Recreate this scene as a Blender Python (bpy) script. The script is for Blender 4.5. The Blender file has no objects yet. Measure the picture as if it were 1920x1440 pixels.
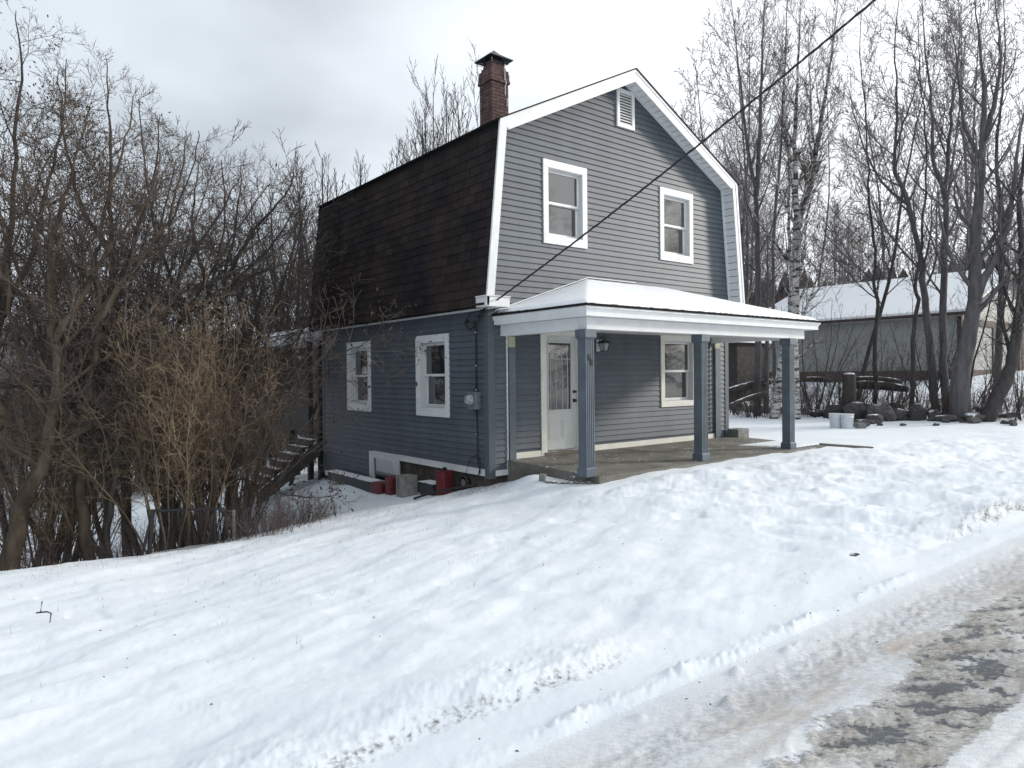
import bpy, math, random
import numpy as np
from math import sin, cos, pi, radians, sqrt
from mathutils import Vector, Matrix

SC = bpy.context.scene
COL = SC.collection
# ------------------------------------------------------------------ camera, world, sun, exposure
CX, CY, CZ, YAW, PITCH, ROLL, FPX = -6.681, -9.112, 1.402, .666, -.013, -.010, 1305.5
_F = np.array([sin(YAW)*cos(PITCH), cos(YAW)*cos(PITCH), sin(PITCH)])
_R0 = np.array([cos(YAW), -sin(YAW), 0.]); _U0 = np.cross(_R0, _F)
_R = _R0*cos(ROLL)+_U0*sin(ROLL); _U = _U0*cos(ROLL)-_R0*sin(ROLL); _C = np.array([CX, CY, CZ])
cd = bpy.data.cameras.new('camera'); cam = bpy.data.objects.new('camera', cd); COL.objects.link(cam)
cd.sensor_width = 36; cd.lens = FPX/1920*36; cd.clip_start = .05; cd.clip_end = 3000
cam.matrix_world = Matrix([[_R[i], _U[i], -_F[i], _C[i]] for i in range(3)]+[[0, 0, 0, 1]])
SC.camera = cam

SUN_AZ, SUN_EL = radians(116), radians(21)      # azimuth from +Y towards +X
SUN_DIR = Vector((sin(SUN_AZ)*cos(SUN_EL), cos(SUN_AZ)*cos(SUN_EL), sin(SUN_EL)))
W_ = bpy.data.worlds.new('World'); SC.world = W_; W_.use_nodes = True
nt = W_.node_tree; nt.nodes.clear()
def wn(t, **k):
    n = nt.nodes.new(t)
    for a, b in k.items(): setattr(n, a, b)
    return n
wo = wn('ShaderNodeOutputWorld'); bg = wn('ShaderNodeBackground'); bg.inputs[1].default_value = .1
sky = wn('ShaderNodeTexSky', sky_type='NISHITA', sun_disc=False, sun_elevation=SUN_EL, sun_rotation=SUN_AZ, altitude=300, air_density=1.2, dust_density=3)
tc = wn('ShaderNodeTexCoord'); sep = wn('ShaderNodeSeparateXYZ'); nt.links.new(tc.outputs['Generated'], sep.inputs[0])
def wmath(op, a, b=None, c=None):
    n = wn('ShaderNodeMath', operation=op)
    for i, v in enumerate((a, b, c)):
        if v is None: continue
        if isinstance(v, (int, float)): n.inputs[i].default_value = v
        else: nt.links.new(v, n.inputs[i])
    return n.outputs[0]
zc = wmath('MAXIMUM', sep.outputs[2], 0.0); zd = wmath('ADD', zc, .22)
cu = wmath('DIVIDE', sep.outputs[0], zd); cv = wmath('DIVIDE', sep.outputs[1], zd)
cmb = wn('ShaderNodeCombineXYZ'); nt.links.new(cu, cmb.inputs[0]); nt.links.new(cv, cmb.inputs[1])
n1 = wn('ShaderNodeTexNoise'); n1.inputs['Scale'].default_value = 1.15; n1.inputs['Detail'].default_value = 4; n1.inputs['Roughness'].default_value = .45
mp = wn('ShaderNodeMapping'); mp.inputs['Location'].default_value = (3.1, 1.35, 0)
nt.links.new(cmb.outputs[0], mp.inputs[0]); nt.links.new(mp.outputs[0], n1.inputs[0])
rmp = wn('ShaderNodeValToRGB'); nt.links.new(n1.outputs[0], rmp.inputs[0])
rmp.color_ramp.elements[0].position = .40; rmp.color_ramp.elements[0].color = (3.95, 4.55, 5.15, 1)
rmp.color_ramp.elements[1].position = .60; rmp.color_ramp.elements[1].color = (6.5, 7.25, 8.0, 1)
dotn = wn('ShaderNodeVectorMath', operation='DOT_PRODUCT'); nt.links.new(tc.outputs['Generated'], dotn.inputs[0]); dotn.inputs[1].default_value = SUN_DIR
gl = wmath('POWER', wmath('MULTIPLY', wmath('ADD', dotn.outputs['Value'], 1.0), .5), 2.6)
glc = wn('ShaderNodeMix', data_type='RGBA', blend_type='ADD'); glc.inputs[0].default_value = 1
gsc = wn('ShaderNodeVectorMath', operation='SCALE'); gsc.inputs[0].default_value = (9.6, 9.2, 8.8); nt.links.new(gl, gsc.inputs['Scale'])
nt.links.new(rmp.outputs[0], glc.inputs[6]); nt.links.new(gsc.outputs[0], glc.inputs[7])
mx = wn('ShaderNodeMix', data_type='RGBA'); mx.inputs[0].default_value = .9
nt.links.new(sky.outputs[0], mx.inputs[6]); nt.links.new(glc.outputs[2], mx.inputs[7])
nt.links.new(mx.outputs[2], bg.inputs[0]); nt.links.new(bg.outputs[0], wo.inputs[0])

sl = bpy.data.lights.new('sun', 'SUN'); sl.energy = 2.4; sl.angle = radians(8); sl.color = (1, .94, .85)
so = bpy.data.objects.new('sun', sl); COL.objects.link(so)
so.rotation_euler = (-SUN_DIR).to_track_quat('-Z', 'Y').to_euler()
SC.view_settings.view_transform = 'Standard'; SC.view_settings.look = 'None'
SC.view_settings.exposure = 0.17; SC.view_settings.gamma = 1; SC.view_settings.use_curve_mapping = False
SC.cycles.max_bounces = 6; SC.cycles.diffuse_bounces = 3; SC.cycles.transparent_max_bounces = 8

def ray(u, v): return _F+_R*(u-960)/FPX-_U*(v-720)/FPX
def at(u, v, dist): return _C+ray(u, v)*dist
def on_plane(u, v, ax, val):
    d = ray(u, v); t = (val-_C[ax])/d[ax]; return _C+d*t

# ------------------------------------------------------------------ materials
MATS = {}
def mat(name, col, rough=.6, var=0., vscale=8, obj_var=0., bump=0., bscale=60, metal=0., spec=.5, col2=None, coords='Object', stretch=(1, 1, 1), emit=None, detail=4, snow=0.):
    if name in MATS: return MATS[name]
    m = bpy.data.materials.new(name); m.use_nodes = True; N = m.node_tree.nodes; L = m.node_tree.links
    b = N['Principled BSDF']; b.inputs['Roughness'].default_value = rough; b.inputs['Metallic'].default_value = metal
    b.inputs['Specular IOR Level'].default_value = spec
    if coords == 'World':
        g = N.new('ShaderNodeNewGeometry'); src = g.outputs['Position']
    else:
        g = N.new('ShaderNodeTexCoord'); src = g.outputs['Object']
    mpn = N.new('ShaderNodeMapping'); mpn.inputs['Scale'].default_value = stretch; L.new(src, mpn.inputs[0])
    c2 = col2 if col2 else tuple(c*(1-var) for c in col)
    c1 = col if col2 else tuple(min(1, c*(1+var)) for c in col)
    nz = N.new('ShaderNodeTexNoise'); nz.inputs['Scale'].default_value = vscale; nz.inputs['Detail'].default_value = detail; nz.inputs['Roughness'].default_value = .6
    L.new(mpn.outputs[0], nz.inputs[0])
    r = N.new('ShaderNodeValToRGB'); r.color_ramp.elements[0].position = .35; r.color_ramp.elements[1].position = .65
    r.color_ramp.elements[0].color = (*c2, 1); r.color_ramp.elements[1].color = (*c1, 1); L.new(nz.outputs[0], r.inputs[0])
    out = r.outputs[0]
    if obj_var:
        oi = N.new('ShaderNodeObjectInfo'); mr = N.new('ShaderNodeMapRange'); mr.inputs[3].default_value = 1-obj_var; mr.inputs[4].default_value = 1+obj_var
        L.new(oi.outputs['Random'], mr.inputs[0]); sc = N.new('ShaderNodeVectorMath'); sc.operation = 'SCALE'; L.new(out, sc.inputs[0]); L.new(mr.outputs[0], sc.inputs['Scale']); out = sc.outputs[0]
    if snow:
        ge = N.new('ShaderNodeNewGeometry'); sp = N.new('ShaderNodeSeparateXYZ'); L.new(ge.outputs['Normal'], sp.inputs[0])
        n3 = N.new('ShaderNodeTexNoise'); n3.inputs['Scale'].default_value = 3.; n3.inputs['Detail'].default_value = 4; L.new(ge.outputs['Position'], n3.inputs[0])
        ad = N.new('ShaderNodeMath'); ad.operation = 'MULTIPLY_ADD'; ad.inputs[1].default_value = .9; L.new(n3.outputs[0], ad.inputs[0]); L.new(sp.outputs[2], ad.inputs[2])
        mr2 = N.new('ShaderNodeMapRange'); mr2.inputs[1].default_value = 1.42-snow; mr2.inputs[2].default_value = 1.52-snow; L.new(ad.outputs[0], mr2.inputs[0])
        mm = N.new('ShaderNodeMix'); mm.data_type = 'RGBA'; L.new(mr2.outputs[0], mm.inputs[0]); L.new(out, mm.inputs[6]); mm.inputs[7].default_value = (.84, .87, .9, 1); out = mm.outputs[2]
    L.new(out, b.inputs['Base Color'])
    if bump:
        n2 = N.new('ShaderNodeTexNoise'); n2.inputs['Scale'].default_value = bscale; n2.inputs['Detail'].default_value = 5; L.new(mpn.outputs[0], n2.inputs[0])
        bp = N.new('ShaderNodeBump'); bp.inputs['Strength'].default_value = 1; bp.inputs['Distance'].default_value = bump
        L.new(n2.outputs[0], bp.inputs['Height']); L.new(bp.outputs[0], b.inputs['Normal'])
    if emit: b.inputs['Emission Color'].default_value = (*emit[0], 1); b.inputs['Emission Strength'].default_value = emit[1]
    MATS[name] = m; return m

SIDING = mat('siding', (.082, .099, .120), .55, .11, 1.5, .07, .0012, 60, coords='World', stretch=(1.6, 1.6, .7))
TRIMG = mat('grey_trim', (.080, .100, .114), .5, .06, 3, 0)
WHITE = mat('white_trim', (.70, .715, .72), .45, .05, 4, .03, .0006, 40)
CREAM = mat('cream_trim', (.74, .72, .66), .5, .05, 5)
WEATHER = mat('weathered_white', (.64, .66, .67), .6, 0, 5, col2=(.58, .60, .61), stretch=(1, 1, 1))
SOFFIT = mat('soffit_vinyl', (.62, .65, .68), .5, .03, 5, .04)
JOINT = mat('dark_joint', (.03, .033, .038), .8)
DOORP = mat('door_paint', (.62, .64, .62), .4, .03, 6)
SHING = mat('shingle', (.040, .029, .026), .95, 0, 1.3, .20, .004, 140, spec=.1, col2=(.018, .018, .020), coords='World', stretch=(1, 1, 1))
ROOFD = mat('roofing', (.022, .021, .022), .95, .3, 20, 0, .004, 150, spec=.1)
SNOWR = mat('roof_snow', (.86, .88, .91), .7, .02, 3, 0, .006, 30, spec=.3)
POSTB = mat('slate_blue_paint', (.098, .122, .148), .5, .16, 4, .03)
CONC = mat('concrete', (.19, .18, .16), .85, 0, 1.6, .05, .002, 70, col2=(.10, .095, .08), coords='World')
BRICK = mat('red_brick', (.10, .058, .056), .9, .2, 30, .35, .002, 120)
MORTAR = mat('mortar', (.10, .078, .075), .9, .2, 20)
CAPM = mat('cap_metal', (.035, .042, .052), .45, .2, 6, metal=.4)
ALU = mat('grey_metal', (.35, .36, .37), .4, .1, 10, metal=.6)
BLACK = mat('black_paint', (.012, .012, .013), .4)
WIRE = mat('wire_jacket', (.014, .014, .016), .5)
FOUND = mat('foundation', (.11, .085, .07), .95, 0, 5, 0, .01, 18, col2=(.045, .04, .037), coords='World')
RED = mat('red_paint', (.13, .016, .022), .5, .25, 9)
TIN = mat('dull_tin', (.36, .35, .32), .5, 0, 9, metal=.25, col2=(.22, .215, .2))
NAVY = mat('dark_blue_plastic', (.025, .032, .045), .5, .2, 6, snow=.18)
WOODG = mat('grey_wood', (.16, .145, .125), .85, .3, 6, .1, .003, 50, stretch=(1, 1, 8), snow=.02)
ROCK = mat('rock', (.085, .078, .076), .9, .4, 4, .3, .02, 9, snow=.02)
LOGM = mat('log_bark', (.05, .042, .038), .95, .35, 7, .2, .01, 30, snow=.12)
BARKD = mat('dark_bark', (.062, .054, .050), .95, .3, 8, .12, .012, 24, spec=.2, stretch=(1, 1, .25))
BARKR = mat('hazed_grey_bark', (.115, .11, .115), .95, .25, 8, .12, .012, 24, spec=.2, stretch=(1, 1, .25))  # grey bark, lightened in place of haze over the right-hand trees
TWIGR = mat('hazed_grey_twigs', (.20, .185, .19), .9, .2, 1.5, .1, spec=.2)  # grey twigs, with the pale haze veil put into the colour
BARKB = mat('brown_bark', (.088, .068, .050), .95, .5, 5, .15, .012, 26, spec=.2, stretch=(1, 1, .25))
BARKG = mat('grey_bark', (.062, .058, .058), .95, .25, 8, .12, .012, 24, spec=.2, stretch=(1, 1, .25))
TWIGT = mat('tan_twigs', (.225, .168, .112), .9, 0, 1.6, .15, spec=.2, col2=(.115, .084, .058), coords='World')
TWIGD = mat('dark_twigs', (.098, .078, .066), .9, .3, 1.5, .1, spec=.2)
TWIGG = mat('grey_twigs', (.085, .078, .078), .9, .2, 1.5, .1, spec=.2)
TIMB = mat('timber_grey', (.27, .27, .26), .9, .25, 4, .1, .003, 50)
TWIGP = mat('purple_twigs', (.12, .09, .085), .9, .2, 1.5, .1, spec=.2)
SEEDM = mat('seed_heads', (.045, .028, .026), .9, .3, 9)
LEAFM = mat('dead_leaves', (.14, .055, .025), .8, .3, 9)
GRASSM = mat('dry_grass', (.22, .18, .11), .9, .35, 9)
BUCKM = mat('white_plastic', (.66, .69, .72), .4, .04, 4)
GARW = mat('garage_siding', (.30, .305, .29), .6, .04, 1.5, 0, coords='World')
GARB = mat('garage_brick', (.085, .060, .055), .9, .25, 6, .2)
BROWN = mat('brown_trim', (.05, .028, .024), .7, .2, 5)
CONIF = mat('conifer_needles', (.028, .042, .024), .9, .4, 3, .2)

# birch bark
def birch_mat():
    m = bpy.data.materials.new('birch_bark'); m.use_nodes = True; N = m.node_tree.nodes; L = m.node_tree.links; b = N['Principled BSDF']; b.inputs['Roughness'].default_value = .8
    t = N.new('ShaderNodeTexCoord'); mp_ = N.new('ShaderNodeMapping'); mp_.inputs['Scale'].default_value = (2.2, 2.2, 9); L.new(t.outputs['Object'], mp_.inputs[0])
    n = N.new('ShaderNodeTexNoise'); n.inputs['Scale'].default_value = 1.1; n.inputs['Detail'].default_value = 5; n.inputs['Roughness'].default_value = .7; L.new(mp_.outputs[0], n.inputs[0])
    r = N.new('ShaderNodeValToRGB'); r.color_ramp.elements[0].position = .43; r.color_ramp.elements[0].color = (.03, .028, .027, 1)
    r.color_ramp.elements[1].position = .53; r.color_ramp.elements[1].color = (.5, .49, .47, 1); L.new(n.outputs[0], r.inputs[0]); L.new(r.outputs[0], b.inputs['Base Color'])
    return m
BIRCH = birch_mat()
def glass_mat():
    m = bpy.data.materials.new('window_glass'); m.use_nodes = True; b = m.node_tree.nodes['Principled BSDF']
    b.inputs['Base Color'].default_value = (.022, .026, .03, 1); b.inputs['Roughness'].default_value = .04; b.inputs['IOR'].default_value = 2.25
    N = m.node_tree.nodes; L = m.node_tree.links; n = N.new('ShaderNodeTexNoise'); n.inputs['Scale'].default_value = 2.5; t = N.new('ShaderNodeTexCoord'); L.new(t.outputs['Object'], n.inputs[0])
    bp = N.new('ShaderNodeBump'); bp.inputs['Distance'].default_value = .0015; L.new(n.outputs[0], bp.inputs['Height']); L.new(bp.outputs[0], b.inputs['Normal'])
    return m
GLASS = glass_mat()

# ------------------------------------------------------------------ mesh helpers
class MB:
    def __init__(s): s.v = []; s.f = []; s.m = []; s.mi = 0
    def add(s, vs, fs):
        o = len(s.v); s.v += [tuple(map(float, p)) for p in vs]; s.f += [tuple(i+o for i in f) for f in fs]; s.m += [s.mi]*len(fs); return s
    def box(s, x0, x1, y0, y1, z0, z1):
        return s.hexa([(x0, y0, z0), (x1, y0, z0), (x1, y1, z0), (x0, y1, z0), (x0, y0, z1), (x1, y0, z1), (x1, y1, z1), (x0, y1, z1)])
    def hexa(s, p): return s.add(p, [(0, 3, 2, 1), (4, 5, 6, 7), (0, 1, 5, 4), (1, 2, 6, 5), (2, 3, 7, 6), (3, 0, 4, 7)])
    def prism(s, poly, ext):                       # poly: 3-D loop, ext: vector
        n = len(poly); e = np.array(ext); P = [np.array(p, float) for p in poly]
        return s.add(P+[p+e for p in P], [tuple(range(n))[::-1], tuple(range(n, 2*n))]+[(i, (i+1) % n, n+(i+1) % n, n+i) for i in range(n)])
    def tube(s, pts, r, k=8, caps=True):
        P = np.array(pts, float); n = len(P); R = np.full(n, r, float) if np.isscalar(r) else np.array(r, float)
        T = np.gradient(P, axis=0); T /= np.linalg.norm(T, axis=1)[:, None]+1e-9
        ref = np.array([0, 0, 1.]) if abs(T[:, 2].mean()) < .9 else np.array([1., 0, 0])
        A = np.cross(T, ref); A /= np.linalg.norm(A, axis=1)[:, None]+1e-9; B = np.cross(T, A)
        vs = []
        for i in range(n):
            for j in range(k):
                a = 2*pi*j/k; vs.append(P[i]+R[i]*(cos(a)*A[i]+sin(a)*B[i]))
        fs = [(i*k+j, i*k+(j+1) % k, (i+1)*k+(j+1) % k, (i+1)*k+j) for i in range(n-1) for j in range(k)]
        if caps: fs += [tuple(range(k))[::-1], tuple((n-1)*k+j for j in range(k))]
        return s.add(vs, fs)
    def lathe(s, prof, c=(0, 0, 0), k=20):         # prof: (r, z)
        vs = [(c[0]+r*cos(2*pi*j/k), c[1]+r*sin(2*pi*j/k), c[2]+z) for r, z in prof for j in range(k)]
        n = len(prof)
        return s.add(vs, [(i*k+j, i*k+(j+1) % k, (i+1)*k+(j+1) % k, (i+1)*k+j) for i in range(n-1) for j in range(k)]+[tuple(range(k))[::-1], tuple((n-1)*k+j for j in range(k))])
    def mesh(s, name, mats, smooth=False):
        me = bpy.data.meshes.new(name); me.from_pydata(s.v, [], s.f)
        for m in (mats if isinstance(mats, (list, tuple)) else [mats]): me.materials.append(m)
        if any(s.m): me.polygons.foreach_set('material_index', s.m)
        if smooth: me.polygons.foreach_set('use_smooth', [True]*len(s.f))
        me.update(); return me
    def build(s, name, mats, parent=None, smooth=False, bevel=0.):
        if not s.v: return None
        o = link(name, s.mesh(name, mats, smooth), parent)
        if bevel:
            b = o.modifiers.new('bevel', 'BEVEL'); b.width = bevel; b.segments = 2; b.limit_method = 'ANGLE'
        return o
def link(name, data, parent=None, loc=None):
    o = bpy.data.objects.new(name, data); COL.objects.link(o)
    if parent: o.parent = parent
    if loc is not None: o.location = loc
    return o
def tag(o, label=None, cat=None, group=None, kind=None):
    if label: o['label'] = label
    if cat: o['category'] = cat
    if group: o['group'] = group
    if kind: o['kind'] = kind
    return o
def thing(name, label, cat, loc=(0, 0, 0), group=None):
    return tag(link(name, None, None, loc), label, cat, group)
RNG = np.random.default_rng(7); rnd = random.Random(11)

# ------------------------------------------------------------------ noise
def _h(ix, iy, s):
    h = (ix.astype(np.int64)*374761393+iy.astype(np.int64)*668265263+s*974634777) & 0x7fffffff
    h = ((h ^ (h >> 13))*1274126177) & 0x7fffffff
    return ((h ^ (h >> 16)) & 0xffff)/65535.*2*pi
def perlin(x, y, s=0):
    ix = np.floor(x); iy = np.floor(y); fx = x-ix; fy = y-iy
    def g(dx, dy): a = _h(ix+dx, iy+dy, s); return np.cos(a)*(fx-dx)+np.sin(a)*(fy-dy)
    u = fx*fx*fx*(fx*(fx*6-15)+10); v = fy*fy*fy*(fy*(fy*6-15)+10)
    return (1-v)*((1-u)*g(0, 0)+u*g(1, 0))+v*((1-u)*g(0, 1)+u*g(1, 1))
def fbm(x, y, oc=4, s=0, gain=.5):
    r = 0; a = 1
    for i in range(oc): r = r+a*perlin(x*2**i+i*17.3, y*2**i-i*9.1, s+i); a *= gain
    return r
def sst(a, b, x): t = np.clip((x-a)/(b-a), 0, 1); return t*t*(3-2*t)
def bump_(x, c, w): return np.exp(-((x-c)/w)**2)

# ------------------------------------------------------------------ terrain
CP = [(x, y, -.22) for x in (-14, -9, -6, -3, 0, 4, 8, 13, 20) for y in (-7.2, -9.5, -14)]
CP += [(-9, -5, -.36), (-6.5, -5.5, -.27), (-5, -4, -.34), (-2.5, -5, -.2), (-2.5, -3, -.33), (0, -5, -.16), (3, -5, -.14), (6, -5, -.12), (12, -5, -.13), (20, -5, -.13),
       (.0, -2.5, -.17), (.1, -1.2, -.25), (1, -2.4, -.11), (3, -2.4, -.09), (5.5, -2.4, -.085), (9, -2, -.1), (15, -2, -.1), (15, 3, -.1), (9, 3, -.1), (9, 8, -.12), (15.5, 8, -.1), (7, 0, -.09), (3, 3, -.1),
       (.1, -.3, -.33), (-1, -2, -.37), (-.5, .2, -.5), (-.1, 1.2, -.68), (0, 3, -.86), (0, 6.3, -1.0), (-1, 2, -.8), (-1, 5, -1.08), (-1.3, .5, -.62),
       (-2.7, .6, -.72), (-3.8, .5, -.76), (-4.8, .5, -.78), (-6.4, .7, -.78), (-6, -2, -.52), (-4, -1.5, -.56), (-8.5, .5, -.8),
       (-6, 3, -1.7), (-4, 3, -1.6), (-9, 3, -1.75), (-2.2, 2.5, -1.0), (-6, 7, -2.9), (-3, 6, -2.2), (-11, 7, -3.0), (-14, 0, -1.2), (-20, 6, -3.2), (-5, 15, -3.1), (-2, 10, -2.0), (0, 8.3, -1.25), (3, 10, -1.1), (6, 11, -.7), (0, 16, -2.4),
       (-9, 25, -3.2), (2, 28, -2.6), (10, 16, -.3), (10, 28, -.3), (16, 14, .1),
       (27, 2, 1.05), (27, 10, .9), (22.5, 6, .35), (19, 4, .08), (18, -1.5, .02), (23, -4, .35), (29, -4, 1.0), (26, -9, .3), (33, 2, 1.3), (33, 12, 1.3), (21, 13, .35), (28, 18, 1.3), (36, -8, 1.2), (20, 22, .6), (-20, -6, -.8), (38, 10, 1.6)]
CP += [(12, 5, -.14), (12, 0, -.14), (12, 2.5, -.14), (13.5, -1, -.13), (10, 6, -.13), (7, 3, -.1), (8, -.5, -.11), (14.5, 6, -.14), (16.2, 6, -.14), (16.2, 9.5, -.14), (15.6, 2, -.13), (18, 7, .05), (10, -3, -.13)]
CP = np.array(CP)
def _tps(r2): return r2*np.log(r2+1e-9)*.5
_n = len(CP); _K = _tps(((CP[:, None, :2]-CP[None, :, :2])**2).sum(-1))+np.eye(_n)*.06
_P = np.hstack([np.ones((_n, 1)), CP[:, :2]])
_sol = np.linalg.solve(np.block([[_K, _P], [_P.T, np.zeros((3, 3))]]), np.concatenate([CP[:, 2], np.zeros(3)]))
def base_h(x, y):
    x = np.asarray(x, float); y = np.asarray(y, float); sh = x.shape; X = x.ravel(); Y = y.ravel()
    dx = X-CX; dy = Y-CY; r = np.sqrt(dx*dx+dy*dy); a = np.arctan2(dx, dy)
    q = np.minimum(1, 44/np.maximum(r, 1e-6)); Xc = CX+dx*q; Yc = CY+dy*q
    z = _sol[_n]+_sol[_n+1]*Xc+_sol[_n+2]*Yc
    for i in range(_n): z = z+_sol[i]*_tps((Xc-CP[i, 0])**2+(Yc-CP[i, 1])**2)
    rd = sst(-6.75, -6.25, Y); z = z*rd+(-.22)*(1-rd)                   # the road is level
    right = sst(.45, .85, a)*(1-sst(1.5, 2.2, a))
    farL = -4-4*sst(60, 150, r)+44*sst(230, 700, r)
    farR = 1.5+9*sst(50, 160, r)+26*sst(200, 600, r)
    far = farL*(1-right)+farR*right+3*fbm(X/60, Y/60, 3, 5)*sst(60, 150, r)
    back = (Y < -6.5)*1.0; far = far*(1-back)+back*(-.22+sst(60, 400, r)*12)
    k = sst(36, 70, r); z = z*(1-k)+far*k
    return z.reshape(sh)
def detail_h(x, y):
    d = np.zeros_like(x)
    dist = np.hypot(x-CX, y-CY); near = 1-sst(25, 60, dist)
    yard = sst(-6.7, -6.3, y)*near*(1-.75*sst(6.4, 7.4, x)*sst(-3.2, -2.2, y))
    ra = x*.786-y*.618; rb = x*.618+y*.786
    lump = sst(-1.8, .8, x)*(1-sst(9, 13, x))*(1-sst(-2.75, -2.3, y))       # wind-blown lumpy part in front of the porch
    lawn = 1-sst(-2.5, -.5, x)
    tn = (fbm(ra*.55+.3*perlin(x, y, 71), rb*1.35, 4, 72)+1)*9.; fr = tn-np.floor(tn); d += yard*(.22+.78*lump)*(.011*(np.floor(tn)-9+sst(.72, 1., fr)))
    # long soft drifts
    xr = x*.9+y*.42; yr = -x*.42+y*.9
    wq = .25*perlin(x*.5, y*.5, 30); d += yard*(.030*fbm(xr*.45, yr*1.1, 3, 1)+lawn*(.022*perlin(xr*.38, yr*2.2+wq*3, 3)+.014*perlin(xr*.7+5, yr*4.6+wq*5, 31)+.006*perlin(xr*1.6, yr*10+wq*9, 34)))
    w = .35*perlin(x*.8, y*.8, 9)
    rid = 1-np.abs(fbm(ra*.9+w, rb*2.3+w, 3, 12))*2.2
    d += yard*lump*(.040*np.maximum(rid-.55, -.2)+.022*fbm(ra*2.6, rb*6.5, 4, 14))
    # scattered scoops and scallops
    sc = perlin(ra*1.5+4, rb*3.1+2, 21); d += yard*(.35+.65*lump)*(-.040)*sst(.20, .36, sc)
    d += yard*.011*fbm(ra*2.2, rb*4.5, 4, 33)+yard*(.35+.65*lump)*.022*sst(.05, .30, perlin(ra*1.1-3, rb*2.0+8, 37))
    # shovelled / trodden hollows in the middle foreground
    mid = bump_(x, -3.4, 1.3)*bump_(y, -5.0, .9); d += mid*(.05*perlin(x*2.3, y*2.9, 40)-.02)
    # curved drift edge in the centre
    cxy = (y+4.15-.35*np.sin((x+3.0)*1.3)-.12*(x+1)); d += yard*.018*sst(-.05, .22, cxy)*np.exp(-np.maximum(cxy, 0)/.9)*sst(-4.5, -3.2, x)*(1-sst(-.8, 1.2, x))
    d += .13*bump_(x, .05, .32)*bump_(y, -.95, .42)+.05*bump_(x, -.1, .5)*bump_(y, -1.6, .5)
    # ploughed ridges beside the road
    wob = .05*perlin(x*1.7, x*0+3, 50); rough = (perlin(x*5+.8*perlin(x*3, y*3, 55), y*9, 52)*.8+np.abs(perlin(x*13, y*17, 53))*.9+perlin(x*37, y*41, 56)*.35-.2)
    w1 = (1-sst(-4.2, -3.2, x)); y1 = -6.28+wob
    d += w1*(.075+.03*rough)*(.45+.55*sst(-.3, .3, perlin(x*.9, x*0+4, 51)))*np.where(y < y1, bump_(y, y1, .09), bump_(y, y1, .30))
    w2 = 1-.6*sst(-2.5, 0, x); y2 = -6.72+wob*.6
    brk = .25+.75*sst(-.25, .25, perlin(x*1.3, x*0+7, 58)); y2 = y2+.035*perlin(x*4, x*0+9, 59); d += near*w2*brk*(.012+.055*np.maximum(rough+.25, 0))*bump_(y, y2, .06+.03*perlin(x*3, x*0+2, 57))
    w3 = sst(-.8, 1.6, x)*near; y3 = -6.42+wob*.4; jag = .03*perlin(x*14, x*0, 54)
    d += w3*(.085+.02*rough)*sst(y3-.05+jag, y3+.03+jag, y)*(1-sst(y3+.1, y3+1.6, y))
    # clods fallen below the ridge
    d += near*.05*sst(.38, .6, perlin(x*6+3, y*6, 60))*bump_(y, -6.95, .18)*(1-sst(-1, 1, x))
    # road: tyre band, slush band
    road = (1-sst(-6.95, -6.75, y))*near
    trk = bump_(y, -7.12, .16); fine = perlin(ra*11, rb*34, 62); fine2 = perlin(ra*26, rb*70, 63)
    d += road*trk*(-.012+.020*fine+.011*fine2)
    d += road*.006*fbm(ra*6, rb*15, 3, 64)
    sl, asp = slush_masks(x, y)
    d += road*sl*(-.012+.013*(.5+fbm(ra*9, rb*26, 4, 66))*(1-asp)+.006*perlin(ra*3, rb*7, 68))
    d += road*.035*np.maximum(0, .3+fbm(x*8, y*10, 3, 69))*bump_(y+.02*x+7.62, 0, .09)*(1-sst(-3.6, -3.0, x))   # slush heap
    for yy, ww, aa in ((-7.03, .018, .008), (-7.10, .014, .006), (-7.19, .018, .008), (-7.27, .013, .006), (-7.36, .02, .009), (-8.05, .02, .010), (-8.16, .03, .020), (-8.26, .02, .010), (-8.9, .05, .012), (-9.1, .04, .01)):
        d += -road*aa*bump_(y+.02*np.sin(x*.7+yy*9)+.012*perlin(x*2, y*0+yy, 77), yy, ww)*(.4+.6*sst(-.3, .2, perlin(x*1.2, x*0+yy*3, 78)))
    d += near*(1-road)*.002*perlin(x*20, y*20, 70)
    # driveway tyre lines
    return d
def slush_masks(x, y):
    e = .07*fbm(x*2.2, y*2.5, 3, 80)
    up = -7.52+.16*sst(-3.1, -2.0, x)+.12*perlin(x*1.6, y*0+1, 82)+e*1.4; lo = -7.96+e*.4
    sl = sst(lo-.05, lo+.05, y)*(1-sst(up-.07, up+.09, y))*(1-.0*x)
    ra = x*.786-y*.618; rb = x*.618+y*.786; n = fbm(ra*3.2, rb*10, 5, 84, .65)+.30*perlin(x*1.3, y*2.2, 88)
    asp = sst(-.06, .34, n+.16*bump_(y+.02*x, -7.80, .11)+.10*bump_(y, -7.60, .05)-.03)*sl
    return sl, asp
def ground(x, y): return float(base_h(np.array([x]), np.array([y]))[0]+detail_h(np.array([float(x)]), np.array([float(y)]))[0])
def ground_hit(u, v):
    """where the line of sight through a pixel meets the ground"""
    d = ray(u, v); t = np.geomspace(1.5, 90, 400); P = _C+d*t[:, None]; h = base_h(P[:, 0], P[:, 1]); k = np.argmax(P[:, 2] < h)
    return P[k]

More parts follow.
